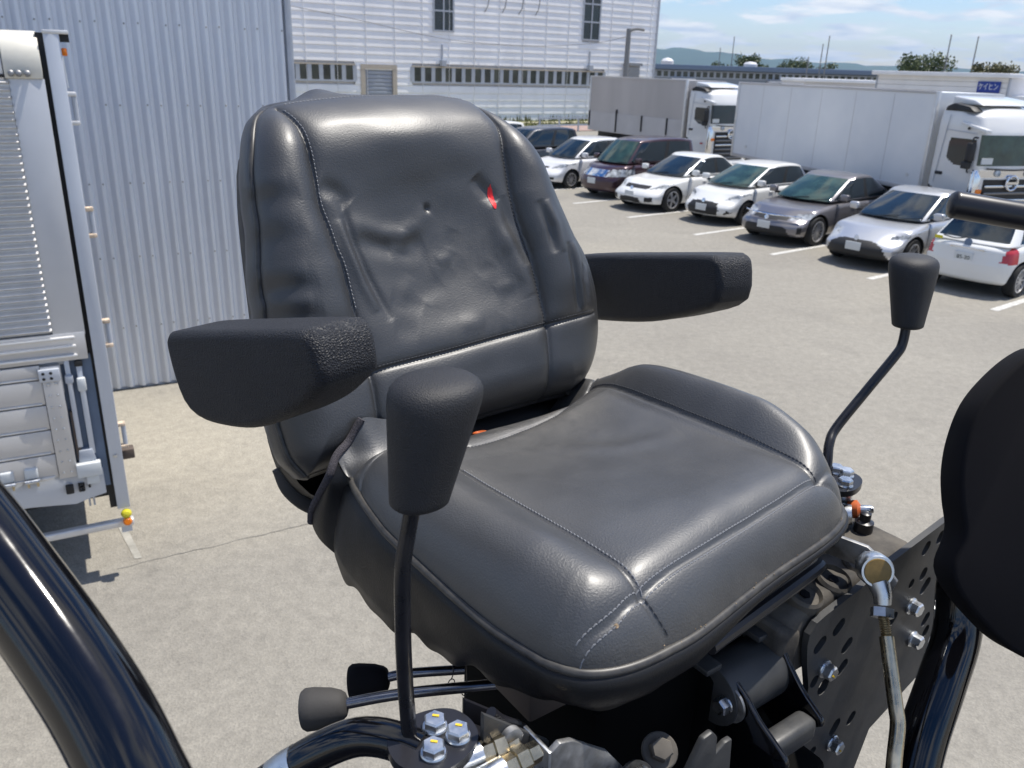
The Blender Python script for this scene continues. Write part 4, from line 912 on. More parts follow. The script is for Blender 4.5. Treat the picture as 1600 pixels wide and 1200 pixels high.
def dustB(A):
    a, h = A[:, 0], A[:, 1]; v = .55*np.exp(-(((a-.02)/.085)**2+((h-.215)/.075)**2)*1.0)
    v += .35*np.exp(-(((a-.05)/.10)**2+((h-.13)/.02)**2))+.25*np.exp(-((h-.44)/.02)**2)+.6*rg(A, [(.195, .225), (.20, .20), (.192, .17)], .006, 1)+.5*rg(A, [(.225, .21), (.228, .19), (.22, .185)], .004, 1)
    v += 1.0*np.exp(-(((a+.183)/.006)**2+((h-.262)/.012)**2))
    return np.clip(v, 0, 1)*.55
Ap = Gp.reshape(-1, 2); Dd = backD(Ap)
back = finish(grid_mesh('backrest', BP(Ap[:, 0], Ap[:, 1], Dd).reshape(NV, NU, 3), dustB(Ap)), 'backrest', 'vinyl_back', seat, 180)
back['label'] = 'creased black vinyl backrest with a red mark'
# border wall and rear shell
tg = np.roll(loopB, -1, 0)-np.roll(loopB, 1, 0); tg /= np.maximum(np.linalg.norm(tg, axis=1), 1e-9)[:, None]; nrm = np.stack([-tg[:, 1], tg[:, 0]], 1)
topw = sm(loopB[:, 1], .447, .464)
bump_t = topw*(.022*np.exp(-((loopB[:, 0]+.125)/.035)**2)+.012*np.exp(-((loopB[:, 0]-.055)/.03)**2))
rows = []; d0 = backD(loopB+nrm*-.0002)
for o_, d_, k in ((0, .0, 0), (.0035, -.004, 0), (.006, -.012, .2), (.006, -.03, .8), (.003, -.05, 1.), (-.006, -.066, .8), (-.03, -.078, .2), (-.08, -.084, 0)):
    w_ = o_+bump_t*k; q = loopB+nrm*w_[:, None] if hasattr(w_, '__len__') else loopB+nrm*w_; rows.append(BP(q[:, 0], q[:, 1], d0+d_))
Gw = np.stack(rows, 0); Gw = np.concatenate([Gw, Gw[:, :1]], 1)
finish(grid_mesh('back_cover', Gw, np.full(Gw.shape[:2], .1), flip=True), 'back_cover', 'vinyl_back', seat, 180)
sh = MB(); qs = catmull([(-.23, .42), (-.255, .35), (-.27, .2), (-.278, .08), (-.278, .02), (-.268, -.022), (-.235, -.055), (-.16, -.075), (0, -.08), (.14, -.06), (.185, -.02), (.205, .07), (.215, .2), (.17, .36), (.12, .42), (0, .44), (-.15, .44)], 90, True)
rows = [BP(c0[:, 0], c0[:, 1], np.full(90, d_)) for c0, d_ in ((qs, -.030), (qs*1.012, -.05), (qs*1.0, -.085), (qs*.94+np.array([(0, .01)]), -.10), (qs*.5+np.array([(0, .1)]), -.105), (qs*.02+np.array([(-.02, .18)]), -.105))]
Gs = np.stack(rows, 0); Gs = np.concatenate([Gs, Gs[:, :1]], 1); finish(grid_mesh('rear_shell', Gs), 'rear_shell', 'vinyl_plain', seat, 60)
qs2 = catmull([(-.270, -.002), (-.262, -.035), (-.23, -.066), (-.16, -.085), (-.1, -.09)], 40)
MB().tube([tuple(BP(np.array(a), np.array(h), np.array(-.080))) for a, h in qs2], .013, 12, smooth=False).build('shell_rim', 'rubber_grey', seat, angle=60)
# piping round the backrest edge
pp = Lc[::6]; MB().tube(BP(pp[:, 0], pp[:, 1], backD(pp)+.001), .0042, 8, n=260).build('back_piping', 'piping', seat, angle=60)
pp = Rc[:200:6]; MB().tube(BP(pp[:, 0], pp[:, 1], backD(pp)+.001), .0038, 8, n=160).build('back_piping', 'piping', seat, angle=60)
def stitches(line, f, n_off=(0,), step=.0052, ln=.0038, r=.0008, lift=.0006):
    m = MB(); P = catmull(line, 400); d = np.r_[0, np.cumsum(np.linalg.norm(np.diff(P, axis=0), axis=1))]
    for off in n_off:
        s = .004
        while s+ln < d[-1]:
            q = np.array([[np.interp(t, d, P[:, k]) for k in (0, 1)] for t in (s, s+ln*.5, s+ln)]); tg_ = q[2]-q[0]; tg_ /= np.linalg.norm(tg_); q = q+np.array([-tg_[1], tg_[0]])*off
            w3 = f(q, np.array([-.0004, lift, -.0004])); m.tube(w3, r, 5, smooth=False); s += step
    return m
fB = lambda q, l: BP(q[:, 0], q[:, 1], backD(q)+l)
for nm, ln, offs, mt in (('seam_stitching', sL_[:-2], (.0038,), 'thread'), ('seam_stitching', sR_[:-2], (-.0038,), 'thread_dark'), ('seam_stitching', sB_[1:], (.0042,), 'thread_dark'), ('seam_stitching', [(-.200, .452), (-.167, .457), (-.127, .461), (-.085, .464), (.026, .465), (.075, .460)], (0,), 'thread')):
    tag(stitches(ln, fB, offs).build(nm, mt, back, clean=False), kind='stuff')
# red mark
rm = np.array([(-.0022, .0120), (-.0017, .0165), (-.0010, .0145), (-.0002, .0160), (.0006, .0195), (.0013, .0150), (.0024, .0110), (.0031, .0), (.0029, -.0105), (.0014, -.0155), (-.0010, -.0145), (-.0025, -.0060), (-.0029, .0050)])
ce = np.array(cor([(.0838, .313)])[0]); rp = ce+catmull(rm, 120, True)*np.array([(1.2, 1.0)]); rings = [ce+(rp-ce)*k for k in (1, .7, .35, .02)]
Gr = np.stack([BP(q[:, 0], q[:, 1], backD(q)+.0007) for q in rings], 0); Gr = np.concatenate([Gr, Gr[:, :1]], 1); finish(grid_mesh('red_mark', Gr), 'red_mark', 'red_paint', back, 180)
# dry clay lump by the seam
cl = MB(); rr = random.Random(8)
for k in range(14):
    cl.lathe([(.0005, -.003), (.003, -.001), (.003, .001), (.0005, .003)], (-.262+rr.uniform(-.008, .008), .262+rr.uniform(-.003, .003), .063+rr.uniform(-.006, .006)), (rr.uniform(-1, 1), rr.uniform(-1, 1), 1), 7)
tag(cl.build('clay_crumbs', 'dirt_clay', seat), kind='stuff')

# ------------------------------------------------------------ seat cushion
cl_ = [(-.222, .238), (-.240, .180), (-.252, .10), (-.255, .049), (-.254, -.053), (-.251, -.113), (-.246, -.150), (-.238, -.186)]
cf_ = [(-.238, -.186), (-.224, -.209), (-.202, -.223), (-.173, -.230), (-.135, -.231), (-.091, -.228), (.024, -.208), (.120, -.196), (.175, -.184), (.208, -.166), (.228, -.140)]
cr_ = [(.222, .285), (.240, .22), (.252, .13), (.256, .05), (.255, -.03), (.248, -.085), (.240, -.118), (.228, -.140)]
cb_ = [(-.222, .238), (-.16, .262), (-.08, .268), (0, .272), (.10, .284), (.17, .290), (.222, .285)]
Lc2, Rc2, Bc2, Tc2 = catmull(cl_[::-1], NV), catmull(cr_[::-1], NV), catmull(cf_, NU), catmull(cb_, NU)
Gc = coons(Lc2, Rc2, Bc2, Tc2); edge = np.vstack([Lc2[::-1], Bc2[1:], Rc2[1:]])
s1 = [(-.149, .172), (-.148, .10), (-.151, 0), (-.153, -.077), (-.155, -.205)]; s1b = [(-.155, -.205), (-.148, -.221), (-.140, -.230)]
s2 = [(.165, .237), (.162, .12), (.161, .01), (.159, -.09), (.157, -.158)]; s2b = [(.157, -.158), (.185, -.168), (.200, -.172)]
s3 = [(-.226, -.206), (-.19, -.210), (-.155, -.205), (-.07, -.194), (.017, -.181), (.09, -.170), (.157, -.158), (.205, -.148), (.228, -.141)]
s4 = [(-.250, .150), (-.232, .175), (-.196, .186), (-.149, .178), (-.084, .168), (-.018, .178), (.07, .196), (.165, .237), (.215, .270)]
def cushZ(A):
    x, y = A[:, 0], A[:, 1]; e, _ = polyd(A, edge[::3])
    d1, _ = polyd(A, s1+s1b); d2, _ = polyd(A, s2+s2b); d3, _ = polyd(A, s3); d4, _ = polyd(A, s4)
    zt = np.interp(y, [-.24, -.2, -.12, -.04, .05, .12, .19, .23, .29], [.062, .067, .061, .053, .044, .038, .034, .026, .010])
    zt = zt+.013*sm(np.abs(x-.003), .145, .20)*sm(y, -.22, -.10)*(1-sm(y, .16, .24))
    c = np.clip(1-((x-.003)/.155)**2, 0, 1); zt = zt-.012*c*sm(y, -.12, .10)+.006*c*np.exp(-((y+.145)/.06)**2)+.012*sm(x, .06, .2)*sm(y, -.2, .12)+.028*sm(x, .145, .205)*sm(y, -.17, -.03)*(1-.8*sm(y, .12, .27))
    q = np.clip(e/.062, 0, 1); z = zt*(1-(1-q)**2.3)**.62
    # rear: left lip stands up, centre falls to the pan
    b = sm(y, .205, .262); left = 1-sm(x, -.12, -.02)
    z = z+b*left*.024-.012*np.exp(-((y-.215)/.018)**2)*left*sm(x, -.25, -.2)-b*(1-left)*(1-sm(x, .11, .19))*.040
    z = z-.0046*np.exp(-(d1/.010)**1.2)-.0040*np.exp(-(d2/.010)**1.2)-.0046*np.exp(-(d3/.010)**1.2)*sm(e, .0, .014)-.0040*np.exp(-(d4/.008)**1.3)
    for d in (d1, d2, d3, d4): z = z-.0022*np.exp(-(d/.0019)**2)
    z = z+.0007*wav(A, 4, 7, 6, 20)*sm(e, .01, .05)+.0013*wav(A, 12, 4, 2, 6)*sm(e, .01, .06)
    z = z+ridge(A, [(-.02, .12), (.05, .05), (.13, .02)], .02, .0025)
    return z
def dustC(A):
    x, y = A[:, 0], A[:, 1]; e, _ = polyd(A, edge[::3])
    v = .8*np.exp(-(((x-.05)/.11)**2+((y-.205)/.055)**2))+.5*np.exp(-(((x-.12)/.06)**2+((y-.24)/.03)**2))+.35*np.exp(-(e/.006)**2)*sm(y, -.1, -.2)+.18*np.exp(-(((x-.0)/.14)**2+((y-.1)/.06)**2))
    return np.clip(v, 0, 1)*.75
Ac = Gc.reshape(-1, 2); Zc = cushZ(Ac)
cush = finish(grid_mesh('seat_cushion', np.concatenate([Ac, Zc[:, None]], 1).reshape(NV, NU, 3), dustC(Ac)), 'seat_cushion', 'vinyl', seat, 180)
fC = lambda q, l: np.concatenate([q, (cushZ(q)+l)[:, None]], 1)
for ln, offs, mt in ((s1[1:], (.0042,), 'thread'), (s3[:7], (.0036, -.0036), 'thread'), (s2, (.004,), 'thread_dark'), (s1b, (.003,), 'thread_dark'), (s4[2:], (-.004,), 'thread_dark')):
    tag(stitches(ln, fC, offs).build('seam_stitching', mt, cush, clean=False), kind='stuff')
fz = float(cushZ(np.array([[-.188, -.214]]))[0]); MB().lathe([(.0002, -.0004), (.0022, 0), (.0002, .0004)], (-.188, -.214, fz+.001), (-.3, -.8, .6), 9).build('dry_flake', 'dirt_clay', cush)
# skirt of the cover
te = np.gradient(edge, axis=0); te /= np.linalg.norm(te, axis=1)[:, None]; ne = np.stack([te[:, 1], -te[:, 0]], 1)
ne *= np.sign(((edge-np.array([0, .0]))*ne).sum(1))[:, None]
sl = np.r_[0, np.cumsum(np.linalg.norm(np.diff(edge, axis=0), axis=1))]
nl = len(Lc2); ybot = np.where(np.arange(len(edge)) < nl, np.interp(edge[:, 1], [-.19, -.164, -.124, -.057, 0, .057, .145, .217, .24], [-.036, -.042, -.055, -.076, -.091, -.105, -.100, -.098, -.096]), np.where(np.arange(len(edge)) < nl+NU, np.interp(edge[:, 0], [-.22, -.12, -.02, .1], [-.036, -.034, -.018, -.012]), -.014))
ybot = np.convolve(np.pad(ybot, 20, 'edge'), np.hanning(41)/np.hanning(41).sum(), 'valid')
wvy = (.004*np.sin(sl*60)+.003*np.sin(sl*113+1))*np.clip(-ybot/.06, 0, 1)
flare = np.where(np.arange(len(edge)) < nl, .024*sm(edge[:, 1], -.02, .19), 0)
rows = [np.concatenate([edge+ne*(o_+flare*min(1, zk))[:, None], (zk*ybot+(wvy*zk if zk == 1 else 0))[:, None]], 1) for o_, zk in ((-.001, 0), (.0045, .05), (.007, .14), (.008, .35), (.007, .6), (.005, .82), (.001, 1.), (-.015, 1.06), (-.05, 1.0))]
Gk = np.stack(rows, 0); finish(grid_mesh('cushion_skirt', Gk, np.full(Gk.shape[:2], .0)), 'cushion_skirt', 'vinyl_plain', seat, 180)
# skirt's rear-left end wraps back to the cut hem
hem = [(-.2035, .235, .0625), (-.2218, .235, .0365), (-.242, .226, .026), (-.256, .219, .005), (-.261, .242, -.031), (-.263, .261, -.058), (-.262, .270, -.080)]
hq = catmull(hem[2:], 40); k0 = int(np.argmin(np.abs(edge[:nl, 1]-.205))); col0 = np.stack([Gk[i, k0] for i in range(7)], 0); c2 = catmull(col0, 40)
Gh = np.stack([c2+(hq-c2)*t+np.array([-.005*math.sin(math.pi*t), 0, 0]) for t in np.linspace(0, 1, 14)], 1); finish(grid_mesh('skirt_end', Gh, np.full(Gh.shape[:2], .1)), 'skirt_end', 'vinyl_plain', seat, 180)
lp = catmull([(-.242, .226, .026), (-.2218, .235, .0365), (-.2035, .236, .0625), (-.165, .245, .050), (-.129, .250, .040), (-.07, .256, .018)], 60); bq = catmull([(-.238, .198), (-.20, .205), (-.15, .212), (-.10, .218), (-.06, .225)], 60)
bq = np.concatenate([bq, (cushZ(bq)-.001)[:, None]], 1); Gf = np.stack([bq+(lp-bq)*t-np.array([0, 0, .006*math.sin(math.pi*t)]) for t in np.linspace(0, 1, 16)], 0); finish(grid_mesh('rear_flap', Gf, np.full(Gf.shape[:2], .1)), 'rear_flap', 'vinyl', seat, 180)
MB().tube(hem, .0052, 10, n=90).build('cut_hem', 'hem', seat, angle=60)
MB().tube([(p[0], p[1], .0005) for p in edge[10::7]], .0048, 10, n=420).build('cushion_piping', 'piping', seat, angle=60)
# pan behind the cushion with its grommet, and the base frame
MB().box((.02, .315, -.035), (.40, .14, .012)).build('seat_pan', 'grey_vinyl', seat, .004)
gz = float(cushZ(np.array([[-.034, .228]]))[0])+.003
MB().tube([(-.034+.0078*math.cos(a), .228+.0078*math.sin(a), gz+.0015-.0030*math.sin(a)) for a in np.linspace(0, 2*math.pi, 25)], .0026, 8, smooth=False).build('orange_grommet', 'orange_seal', seat, angle=60)
MB().lathe([(.0062, 0), (.0062, .0018)], (-.034, .228, gz), (0, .35, 1), 16).build('grommet_hole', 'matte_black', seat)
MB().box((.04, .04, -.085), (.30, .28, .07)).build('seat_base', 'satin_black', seat, .012)
MB().tube([(-.05, -.205, -.052), (.05, -.192, -.052), (.15, -.180, -.050), (.165, -.176, -.050)], .008, 10).build('edge_bar', 'satin_black', seat)
rr = random.Random(4)
cr_m = MB()
for k in range(60):
    i = rr.randrange(nl+40, nl+NU-20); p = edge[i]; cr_m.lathe([(.0002, -.0007), (.0007, 0), (.0002, .0007)], (p[0]+rr.uniform(-.004, .004), p[1]-.001+rr.uniform(-.002, .006), .004+rr.uniform(-.002, .004)), (rr.uniform(-1, 1), rr.uniform(-1, 1), 1), 5)
tag(cr_m.build('edge_grit', 'dirt_clay', seat), kind='stuff')
# ------------------------------------------------------------ armrests
def armrest(p0, p1, prof, wd, inner):
    p0, p1 = Vector(p0), Vector(p1); u = (p1-p0).normalized(); side = Vector((0, 0, 1)).cross(u).normalized()*(1 if inner > 0 else -1); up = Vector((0, 0, 1))
    up = u.cross(side)*(1 if u.cross(side).z > 0 else -1)
    m = MB(); pc = catmull(prof, 46, True); m.prism([tuple(p) for p in pc], lambda a, b: p0+u*a+up*b, lambda a, b: p0+u*a+up*b+side*wd)
    me = m.mesh('armrest', .017, 5, limit=50); o = finish(me, 'armrest', 'foam_black', seat, 80); return o
armrest((-.360, -.004, .264), (-.424, .236, .207), [(-.004, -.006), (.012, 0), (.12, .001), (.235, 0), (.248, -.010), (.246, -.055), (.232, -.082), (.195, -.094), (.12, -.094), (.05, -.076), (.008, -.055), (-.004, -.045)], .068, -1)
armrest((.286, .130, .236), (.326, .414, .178), [(-.004, -.006), (.012, 0), (.14, .001), (.365, 0), (.380, -.01), (.380, -.095), (.36, -.112), (.18, -.106), (.05, -.084), (.012, -.072), (-.004, -.055)], .066, -1)
MB().lathe([(.026, 0), (.026, .09)], (-.375, .235, .13), (1, .25, 0), 20).build('arm_pivot', 'satin_black', seat)
MB().lathe([(.026, 0), (.026, .07)], (.245, .44, .13), (1, .15, 0), 20).build('arm_pivot', 'satin_black', seat)

# ------------------------------------------------------------ control levers
def knob(parent, p0, p1, w, seed=0):
    p0, p1 = Vector(p0), Vector(p1); V = []; seg = 40; ts = [0, .005, .02, .06, .15, .3, .45, .6, .72, .80, .86, .905, .94, .965, .984, .996, 1.0]
    hw = [.40, .58, .63, .65, .69, .76, .83, .90, .955, .985, .99, .965, .90, .80, .66, .45, .05]
    for t, r in zip(ts, hw):
        c = p0.lerp(p1, t)
        for j in range(seg):
            a = 2*math.pi*j/seg; e = 2/2.25; cx = abs(math.cos(a))**e*math.copysign(1, math.cos(a)); cy = abs(math.sin(a))**e*math.copysign(1, math.sin(a))
            V.append(c+Vector((cx*r*w, cy*r*w*.88, 0)))
    k = len(ts); F = [(i*seg+j, i*seg+(j+1) % seg, (i+1)*seg+(j+1) % seg, (i+1)*seg+j) for i in range(k-1) for j in range(seg)]+[tuple(range(seg))[::-1], tuple((k-1)*seg+j for j in range(seg))]
    return MB().add(V, F).build('knob', 'knob', parent, angle=60)
lv = mach('control_lever', 'near black control lever with tapered knob, on the bolted plate', 'lever', (-.358, -.165, -.03), 'control levers either side of the seat')
knob(lv, (-.345, -.161, .174), (-.322, -.150, .265), .0345)
MB().tube([(-.358, -.165, -.034), (-.3595, -.162, .02), (-.359, -.159, .07), (-.357, -.157, .12), (-.351, -.156, .152), (-.345, -.158, .185)], .0063, 16, n=60).build('rod', 'rod_black', lv)
po = catmull([(-.379, -.169), (-.370, -.152), (-.350, -.147), (-.328, -.150), (-.313, -.160), (-.308, -.178), (-.313, -.196), (-.330, -.207), (-.352, -.211), (-.368, -.203), (-.379, -.188)], 48, True)
bp = flat_plate('base_plate', [tuple(p) for p in po], [], lambda a, b, d: (a, b, -.030-d), .009, 'satin_black', lv)
for p in ((-.337, -.169), (-.327, -.188), (-.352, -.192)): hexbolt(lv, (*p, -.030), (0, 0, 1), .0165, .0105, .0105, mark=True)
rl = mach('control_lever', 'far bent black control lever with tapered knob, right of the seat', 'lever', (.332, -.065, -.03), 'control levers either side of the seat')
knob(rl, (.484, -.052, .152), (.499, -.034, .247), .0345)
MB().tube([(.332, -.065, -.036), (.340, -.057, -.012), (.352, -.048, .006), (.372, -.042, .022), (.42, -.047, .068), (.466, -.053, .113), (.478, -.053, .128), (.484, -.05, .158)], .0066, 16, n=70).build('rod', 'rod_black', rl)
po = catmull([(.312, -.060), (.335, -.050), (.362, -.062), (.370, -.085), (.355, -.103), (.322, -.110), (.302, -.095)], 40, True)
flat_plate('base_plate', [tuple(p) for p in po], [], lambda a, b, d: (a, b, -.030-d), .008, 'satin_black', rl)
for p in ((.352, -.080), (.326, -.096), (.350, -.066)): hexbolt(rl, (*p, -.030), (0, 0, 1), .0165, .0105, .0105)
MB().tube([(.338, -.088, -.038), (.337, -.092, -.075)], .012, 14, smooth=False).build('lever_stem', 'zinc', rl)
MB().tube([(.318, -.080, -.038), (.312, -.088, -.09)], .008, 14, smooth=False).build('lever_stem', 'zinc_dull', rl)
MB().lathe([(.010, 0), (.012, .006), (.012, .012), (.006, .016)], (.330, -.104, -.062), (.5, -.8, .2), 16).build('rubber_seal', 'orange_seal', rl)
MB().lathe([(.006, 0), (.006, .012), (.004, .016)], (.338, -.117, -.059), (.5, -.8, .2), 12).build('ball_stud', 'zinc', rl)
MB().lathe([(.013, -.012), (.015, 0), (.013, .012)], (.318, -.105, -.066), (.5, -.8, .2), 18).build('rod_eye', 'zinc', rl)
MB().tube([(.318, -.105, -.066), (.296, -.110, -.080), (.280, -.120, -.09)], .010, 12).build('link_rod', 'zinc_dull', rl)
# push-pull rods with conical knobs under the left edge
for lab, a, b, mt in (('grey conical knob on a chrome push rod, lower of the two', (-.372, .036, -.150), (-.205, -.070, -.120), 'rubber_grey'), ('black conical knob on a dark push rod, behind the grey one', (-.289, .107, -.206), (-.178, .035, -.187), 'matte_black')):
    kl = mach('push_rod', lab, 'rod', a, 'push rods below the seat'); A_, B_ = Vector(a), Vector(b); u = (B_-A_).normalized()
    MB().tube([A_+u*.03, A_.lerp(B_, .5)+Vector((0, 0, .004)), B_], .0058, 12, n=20).build('shaft', 'chrome_rod', kl)
    MB().lathe([(.002, 0), (.019, .0005), (.0212, .004), (.0212, .012), (.0185, .030), (.0150, .040), (.012, .044), (.007, .046)], A_-u*.001, u, 28).build('knob', mt, kl, angle=40)
# wire clips hanging from the seat edge
for lab, x, y in (('thin wire clip hanging from the seat edge, left one', -.238, -.035), ('thin wire clip hanging from the seat edge, right one', -.232, -.052)):
    wc = MB().tube([(x, y, -.095), (x+.001, y, -.115), (x-.002, y-.001, -.122)], .0006, 5, n=8); wc.tube([(x-.002+.004*math.sin(a), y-.001, -.127+.0055*math.cos(a)) for a in np.linspace(0, 6.28, 14)], .0006, 5, smooth=False)
    tag(wc.build('wire_clip', 'rod_black'), lab, 'clip').matrix_world = Matrix.Translation(SO) @ Matrix.Rotation(SY, 4, 'Z')

# ------------------------------------------------------------ machine frame round the seat
mf = mach('work_machine', 'black steel machine frame with slotted plate, links and pipes under the seat', 'machine', (.1, 0, -.7))
FY = -.200
outer = [(.396, -.054), (.345, -.063), (.270, -.076), (.216, -.091), (.160, -.101), (.142, -.106), (.132, -.118), (.131, -.132), (.138, -.163), (.150, -.20), (.148, -.30), (.150, -.42), (.30, -.42), (.32, -.350), (.485, -.287), (.47, -.2), (.458, -.12), (.44, -.05)]
hl = [(.391, -.076, .007, .006, 1.1), (.360, -.082, .007, .008, 1.0), (.369, -.123, .007, .006, 1.1), (.343, -.128, .0055, .003, 1.2), (.382, -.146, .0075, .012, .9), (.406, -.208, .007, .009, 1.0), (.441, -.222, .007, .006, 1.1), (.415, -.231, .007, .006, 1.1), (.448, -.268, .007, .009, 1.1),
      (.190, -.131, .0075, .010, .7), (.157, -.142, .0075, .010, .7), (.217, -.169, .0075, .009, .8), (.216, -.201, .0075, .010, .8), (.182, -.214, .010, .004, 1.2), (.265, -.304, .007, .008, 1.0), (.229, -.300, .008, .010, 1.0), (.185, -.318, .007, .006, .6), (.316, -.171, .007, .008, 1.0), (.160, -.196, .007, .003, 1)]
fp = flat_plate('slotted_plate', outer, [slot(*h) for h in hl], lambda a, b, d: (a, FY+d, b), .008, 'plate_grey', mf)
MB().box((.262, FY+.016, -.25), (.016, .016, .27)).build('plate_rib', 'satin_black', mf)
for x, z, mk in ((.355, -.166, 0), (.380, -.228, 0), (.176, -.184, 1), (.229, -.325, 1)): hexbolt(mf, (x, FY, z), (0, -1, 0), .0165, .014, .0115, mark=bool(mk))
# valve block with rubber-capped sockets behind the plate
rb = MB(); rb.prism([(.085, -.185), (.110, -.100), (.150, -.090), (.36, -.080), (.365, -.185)], lambda a, b: (a, -.188, b), lambda a, b: (a, -.075, b)); vb_ = rb.build('valve_block', 'dusty_rubber', mf, .012, 3)
for x in (.152, .207, .262):
    MB().lathe([(.0215, -.01), (.0222, .006), (.0195, .010), (.0180, .006), (.0172, .004), (.008, .0035)], (x, -.171, -.092), (0, -.3, 1), 28).build('socket_cap', 'dusty_rubber', vb_)
    MB().lathe([(.0065, 0), (.0065, .0015)], (x, -.1725, -.0870), (0, -.3, 1), 6).build('hex_recess', 'matte_black', vb_)
    MB().box((x+.005, -.110, -.075), (.035, .05, .030)).build('valve_spool', 'dusty_rubber', vb_, .006)
m = MB(); m.prism([(.088, -.10), (.132, -.115), (.134, -.175), (.095, -.185)], lambda a, b: (a, -.192, b), lambda a, b: (a, -.12, b)); m.build('block_boss', 'dusty_rubber', vb_, .010, 3)
for x, y in ((.300, -.105), (.275, -.118), (.33, -.13)): MB().lathe([(.012, 0), (.012, .014), (.007, .016), (.007, .026), (.003, .028)], (x, y, -.082), (0, 0, 1), 16).build('grease_cap', 'satin_black', vb_)
# clamp bracket: two ears joined by a sleeve and a lower pin
def ear(x, pts, th=.007):
    P = catmull(pts, 30); lo = [(y+.055, z-.05) for y, z in P[::-1]]
    m = MB(); poly = [tuple(p) for p in P]+lo; m.prism(poly, lambda a, b: (x, a, b), lambda a, b: (x+th, a, b)); return m.build('clamp_ear', 'gloss_black', mf, .0025, 2, limit=50)
e1 = ear(.020, [(-.172, -.132), (-.190, -.138), (-.207, -.148), (-.225, -.163), (-.248, -.176), (-.264, -.186), (-.266, -.196)])
e2 = ear(.100, [(-.176, -.123), (-.187, -.130), (-.200, -.145), (-.221, -.166), (-.238, -.178), (-.250, -.186), (-.251, -.193)])
MB().tube([(.012, -.168, -.166), (.108, -.168, -.166)], .036, 32, smooth=False).build('clamp_sleeve', 'plate_grey', mf, .002)
MB().box((.004, -.160, -.126), (.024, .030, .008)).build('sleeve_lip', 'plate_grey', mf, .002); MB().box((.092, -.160, -.118), (.034, .030, .008)).build('sleeve_lip', 'plate_grey', mf, .002)
MB().box((.064, -.235, -.200), (.074, .026, .030)).build('lower_pin', 'plate_grey', mf, .008, 3)
MB().lathe([(.022, 0), (.022, .003), (.012, .004)], (.018, -.189, -.164), (-1, 0, 0), 28).build('washer', 'zinc_dull', mf); hexbolt(mf, (.013, -.189, -.164), (-1, 0, 0), .0165, .013, .010)
MB().box((.075, -.125, -.26), (.13, .10, .24)).build('shade_block', 'shade_black', mf, .01)  # added black box, fills the gap behind the clamp with painted shade
MB().box((.075, -.20, -.34), (.12, .10, .16)).build('shade_block', 'shade_black', mf, .01)
# black blocks added to stand in for the shade under the cushion
MB().box((-.02, -.02, -.26), (.24, .26, .25)).build('shade_block', 'shade_black', mf, .02)
MB().box((.16, .03, -.24), (.26, .2, .24)).build('shade_block', 'shade_black', mf, .02)
m = MB(); m.prism([(-.115, -.175), (-.085, -.120), (-.072, -.118), (-.064, -.128), (-.062, -.150), (-.050, -.143), (-.040, -.143), (-.036, -.185), (-.036, -.24), (-.115, -.24)], lambda a, b: (a, -.240, b), lambda a, b: (a, -.233, b)); m.build('notched_plate', 'plate_grey', mf, .002)
# linkage on the right: bell crank, rod end, threaded rod
m = MB(); m.prism([(-.014, -.004), (.045, -.004), (.062, -.014), (.084, -.034), (.080, -.052), (.058, -.044), (.036, -.032), (-.014, -.032)], lambda a, b: Vector((.214, -.152, -.033))+Vector((.24, -.97, 0)).normalized()*a+Vector((0, 0, b)), lambda a, b: Vector((.220, -.150, -.033))+Vector((.24, -.97, 0)).normalized()*a+Vector((0, 0, b))); m.build('bell_crank', 'zinc_dull', mf, .001)
AX = Vector((-.62, -.70, .30)).normalized(); RC = Vector((.201, -.222, -.044))
MB().lathe([(.0175, -.013), (.019, -.010), (.019, .006), (.0175, .009), (.0155, .009)], RC, AX, 32).build('rod_end', 'zinc', mf)
MB().lathe([(.0152, .0085), (.0145, .0105), (.004, .0115)], RC, AX, 28).build('rod_end_cap', 'amber_cap', mf)
MB().lathe([(.010, -.03), (.015, -.027), (.015, -.014)], RC, AX, 6).build('rod_end_nut', 'zinc', mf)
MB().tube([(.2005, -.228, -.056), (.199, -.236, -.066), (.196, -.241, -.077)], [.0125, .0105, .009], 16, n=10).build('rod_end_neck', 'zinc', mf)
MB().lathe([(.0125, 0), (.0125, .010)], (.194, -.2425, -.0805), (-.5, -.45, -.75), 6).build('lock_nut', 'zinc', mf)
th = MB(); a0 = Vector((.189, -.249, -.087)); a1 = Vector((.179, -.261, -.100))
for k in range(9): th.lathe([(.0052, -.0009), (.0064, 0), (.0052, .0009)], a0.lerp(a1, k/8), a1-a0, 14)
th.build('thread', 'yellow_zinc', mf)
MB().tube([(.179, -.261, -.100), (.168, -.277, -.123), (.148, -.302, -.153), (.140, -.311, -.163), (.120, -.324, -.184), (.09, -.345, -.225), (.08, -.355, -.30)], .0078, 16, n=60).build('link_rod', 'yellow_zinc', mf)
# pipes
MB().tube([(.362, -.246, -.06), (.360, -.250, -.111), (.344, -.266, -.165), (.300, -.280, -.212), (.245, -.297, -.275), (.18, -.33, -.37), (.15, -.36, -.50), (.15, -.36, -.70)], .0275, 24, n=70).build('frame_pipe', 'gloss_black', mf)
MB().tube([(-.352, -.176, -.041), (-.362, -.158, -.041), (-.375, -.143, -.040), (-.390, -.130, -.043), (-.410, -.116, -.055), (-.434, -.101, -.075), (-.47, -.08, -.115), (-.50, -.07, -.20), (-.50, -.08, -.45), (-.46, -.12, -.70)], .0155, 20, n=110).build('bent_pipe', 'gloss_black', mf)
MB().tube([(-.428, -.105, -.070), (-.440, -.097, -.081), (-.47, -.08, -.115)], .0166, 20, n=16).build('pipe_sleeve', 'zinc', mf)
